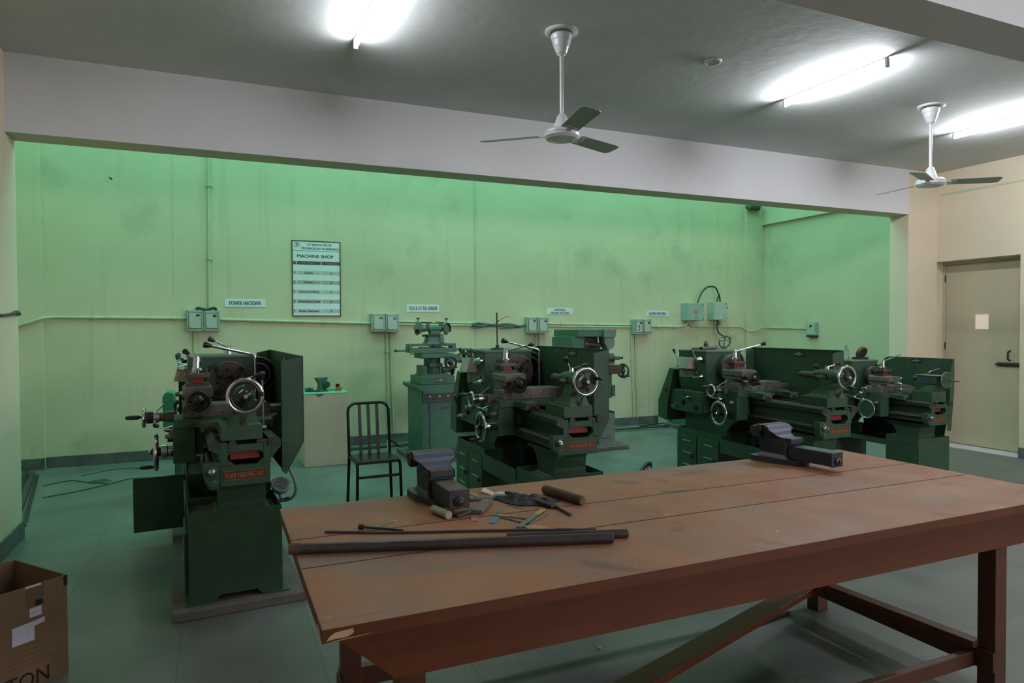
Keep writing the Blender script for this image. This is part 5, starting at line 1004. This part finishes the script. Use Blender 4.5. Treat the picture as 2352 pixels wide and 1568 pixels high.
t = thing('wooden_handle', 'thick dark brown round wooden handle right of the rag', 'handle', (1.258, 2.545, Z0 + .0195), 0)
m = MB(); d = Vector((.052, -.235, -.0)); m.rev([(.015, 0), (.019, .01), (.0195, .12), (.0185, .236), (.017, .24), (0, .24)], (0, 0, 0), d, 'rusty_steel', 24); m.build('grip', t)
m = MB(); m.rev([(.0155, 0), (.0155, .002), (0, .002)], Vector((0, 0, 0)) + d.normalized() * .2395, d, 'jaw_brown', 20); m.build('end_face', t)
rod('centre_punch', (1.200, 2.385, Z0 + .006), (1.196, 2.195, Z0 + .006), .0055, 'worn_iron', 'thin round punch lying in front of the wooden handle', 'punch')

# ================================================================ FLOOR THINGS
T = thing('cardboard_box', 'open printed cardboard box at the lower left corner', 'box', (-.612, 3.46, 0), R(38.5)); Lb, Wb, Hb = .56, .42, .435; th = .006; cdm = 'cardboard'
m = MB(); m.box(-Lb, 0, 0, th, 0, Hb, cdm); m.build('front_panel', T, .001)
m = MB(); m.box(-th, 0, th, Wb, 0, Hb, cdm); m.build('side_panel', T, .001)
m = MB(); m.box(-Lb, -Lb + th, th, Wb, 0, Hb, cdm); m.build('side_panel', T, .001)
m = MB(); m.box(-Lb + th, -th, Wb - th, Wb, 0, Hb, cdm); m.build('back_panel', T, .001)
m = MB(); m.box(-Lb + th, -th, th, Wb - th, 0, th, cdm); m.build('bottom', T)
m = MB(); m.box(-.160, -.095, -.0010, .0, .345, .435, 'cardboard_dark'); m.build('torn_tape', T)
m = MB(); m.box(-.128, -.100, -.0020, -.0009, .345, .368, 'plate_black'); m.build('black_tape', T)
m = MB(); m.box(-.165, -.105, -.0015, .0, .427, .4355, 'label_white'); m.build('torn_edge', T)
m = MB(); m.box(-.014, .0006, -.0012, .01, .39, .436, 'plate_black'); m.build('dark_corner', T)
m = MB(); m.box(-.151, -.105, -.0014, 0, .302, .340, 'label_white'); m.box(-.146, -.128, -.0016, 0, .314, .326, 'board_grey'); m.build('address_label', T)
m = MB(); m.prism([(-.218, .205), (-.134, .205), (-.134, .262), (-.093, .268), (-.093, .288), (-.134, .284), (-.218, .280)], 'y', -.0014, 0, 'label_white'); m.build('shipping_label', T)
for k, (a, b_) in enumerate(((-.22, -.10), (-.24, -.10), (-.235, -.012), (-.25, -.09), (-.24, -.04))):
    m = MB(); m.box(a, b_, -.0009, 0, .190 - k * .020, .1922 - k * .020, 'cardboard_dark'); m.build('printed_line', T)
for z in (.34, .27, .21): m = MB(); m.box(-.03, -.018, -.0009, 0, z, z + .006, 'cardboard_dark'); m.build('staple', T)
m = MB(); m.text('EATON', .25, .062, (-.205, -.0002, .047), (1, 0, 0), (0, 0, 1), 'plate_black', .001); m.build('printed_lettering', T)

def bars(name, segs, label, cat='steel bars'):
    for k, (p, q, w_, h_, mt, lb) in enumerate(segs):
        m = MB(); m.bar(p, q, w_, h_, mt); tag(m.build(name, bevel=.001), lb, cat, label)
bars('angle_bar', [((-1.84, 8.50, .035), (-1.50, 6.05, .035), .05, .006, 'dark_steel', 'leftmost dark steel angle bar on the floor by the left corner'),
    ((-1.78, 8.45, .014), (-1.42, 6.10, .014), .045, .028, 'worn_iron', 'lower dark steel bar on the floor by the left corner'),
    ((-1.71, 8.3, .008), (-1.37, 6.2, .008), .03, .016, 'dark_steel', 'right dark steel bar on the floor by the left corner')], 'steel bars on the floor by the left corner')
bars('floor_channel', [((5.3, 8.45, .02), (7.0, 8.42, .02), .05, .012, 'grey_green_paint', 'widest painted steel section on the floor between milling machine and third lathe'),
    ((5.2, 8.36, .012), (7.0, 8.33, .012), .025, .014, 'dark_steel', 'dark steel strip on the floor in front of the painted section'),
    ((5.2, 8.26, .010), (7.0, 8.20, .010), .02, .014, 'grey_green_paint', 'front painted strip on the floor by the back wall'),
    ((5.75, 8.40, .035), (6.9, 8.60, .045), .04, .01, 'dark_steel', 'dark bar leaning over the floor sections by the back wall')], 'steel sections on the floor by the back wall')
bars('floor_channel', [((1.35, 8.50, .02), (2.35, 8.50, .02), .04, .02, 'grey_green_paint', 'painted channel on the floor behind the black chair'),
    ((1.35, 8.38, .012), (2.35, 8.42, .012), .02, .014, 'dark_steel', 'thin dark bar on the floor behind the black chair')], 'steel sections on the floor behind the chair')
m = MB(); m.box(6.25, 6.33, 8.48, 8.66, .0, .14, 'conduit_paint'); tag(m.build('cream_block', bevel=.01), 'cream block standing on the floor left of the third lathe stand', 'block')
t = thing('floor_conduit_bend', 'pale conduit stub with a dark hose on the floor left of the grinder cabinet', 'conduit', (1.93, 8.25, 0), 0, 'conduit stubs in the floor')
m = MB(); m.cyl((0, 0, 0), (0, 0, .12), .018, 'pale_box_paint'); m.build('stub', t)
m = MB(); m.tube([(0, 0, .11), (.03, -.01, .125), (.08, -.02, .08), (.15, -.03, .03), (.26, -.03, .022)], .016, 'dark_cable', 10, sp=5); m.build('hose', t)
t = thing('floor_conduit_bend', 'white conduit stub with a bent dark hose on the floor before the third lathe', 'conduit', (4.02, 5.72, 0), 0, 'conduit stubs in the floor')
m = MB(); m.cyl((0, 0, 0), (0, 0, .085), .020, 'white_plastic'); m.build('stub', t)
m = MB(); m.tube([(-.15, -.02, .018), (-.10, -.01, .05), (-.04, 0, .10), (0, 0, .115), (.012, 0, .10), (.01, 0, .07)], .022, 'dark_cable', 12, sp=5); m.tube([(.02, 0, .022), (.12, -.03, .020), (.30, -.08, .018)], .017, 'dark_cable', 10); m.build('hose', t)
def cable_on_floor(pts, r, label, mt='floor_grime'):
    m = MB(); m.tube([(x_, y_, r) for x_, y_ in pts], r, mt, 6, sp=5); tag(m.build('loose_string'), label, 'string', 'loose dark threads on the bay floor')
cable_on_floor([(-1.45, 7.2), (-1.2, 7.35), (-.95, 7.6), (-.8, 7.75), (-.55, 7.7)], .004, 'long dark thread curving over the floor left of the hacksaw')
cable_on_floor([(-1.55, 7.75), (-1.35, 7.9), (-1.15, 7.7), (-1.0, 7.62)], .004, 'dark thread near the steel bars at the left')
cable_on_floor([(-.75, 7.35), (-.5, 7.6), (-.15, 7.8), (.1, 7.9)], .004, 'dark thread running towards the hacksaw')
cable_on_floor([(-1.3, 8.1), (-1.1, 8.3), (-.9, 8.35), (-.6, 8.2)], .0035, 'thin dark thread near the left back skirting')
m = MB()
for q in ((-1.12, 7.78), (-1.06, 7.80), (-1.09, 7.73), (-1.02, 7.74)): m.loft([[(q[0] - .06, q[1] - .02, .001), (q[0] + .05, q[1] - .03, .001), (q[0] + .03, q[1] + .04, .001)], [(q[0] - .02, q[1], .012), (q[0] + .02, q[1], .010), (q[0], q[1] + .02, .012)]], 'floor_grime')
tag(m.build('rag_scrap'), 'small dark scrap of rag on the floor left of the hacksaw', 'rag')
m = MB(); m.tube([(2.715, 2.62, .008), (2.35, 2.56, .008), (1.80, 2.45, .008), (1.2, 2.32, .008)], .008, 'dark_steel', 8); tag(m.build('floor_rod'), 'long thin dark rod on the floor under the work table', 'rod')
m = MB(); m.sph((1.62, 2.70, .006), .008, 'paper_white'); tag(m.build('paper_pellet'), 'tiny white pellet on the floor under the table', 'scrap')
for q, lb in (((-.80, 8.35), 'white speck on the bay floor near the back skirting'), ((-.30, 7.55), 'white speck on the bay floor beside the threads')):
    m = MB(); m.sph((q[0], q[1], .005), .008, 'paper_white'); tag(m.build('plaster_crumb'), lb, 'scrap')
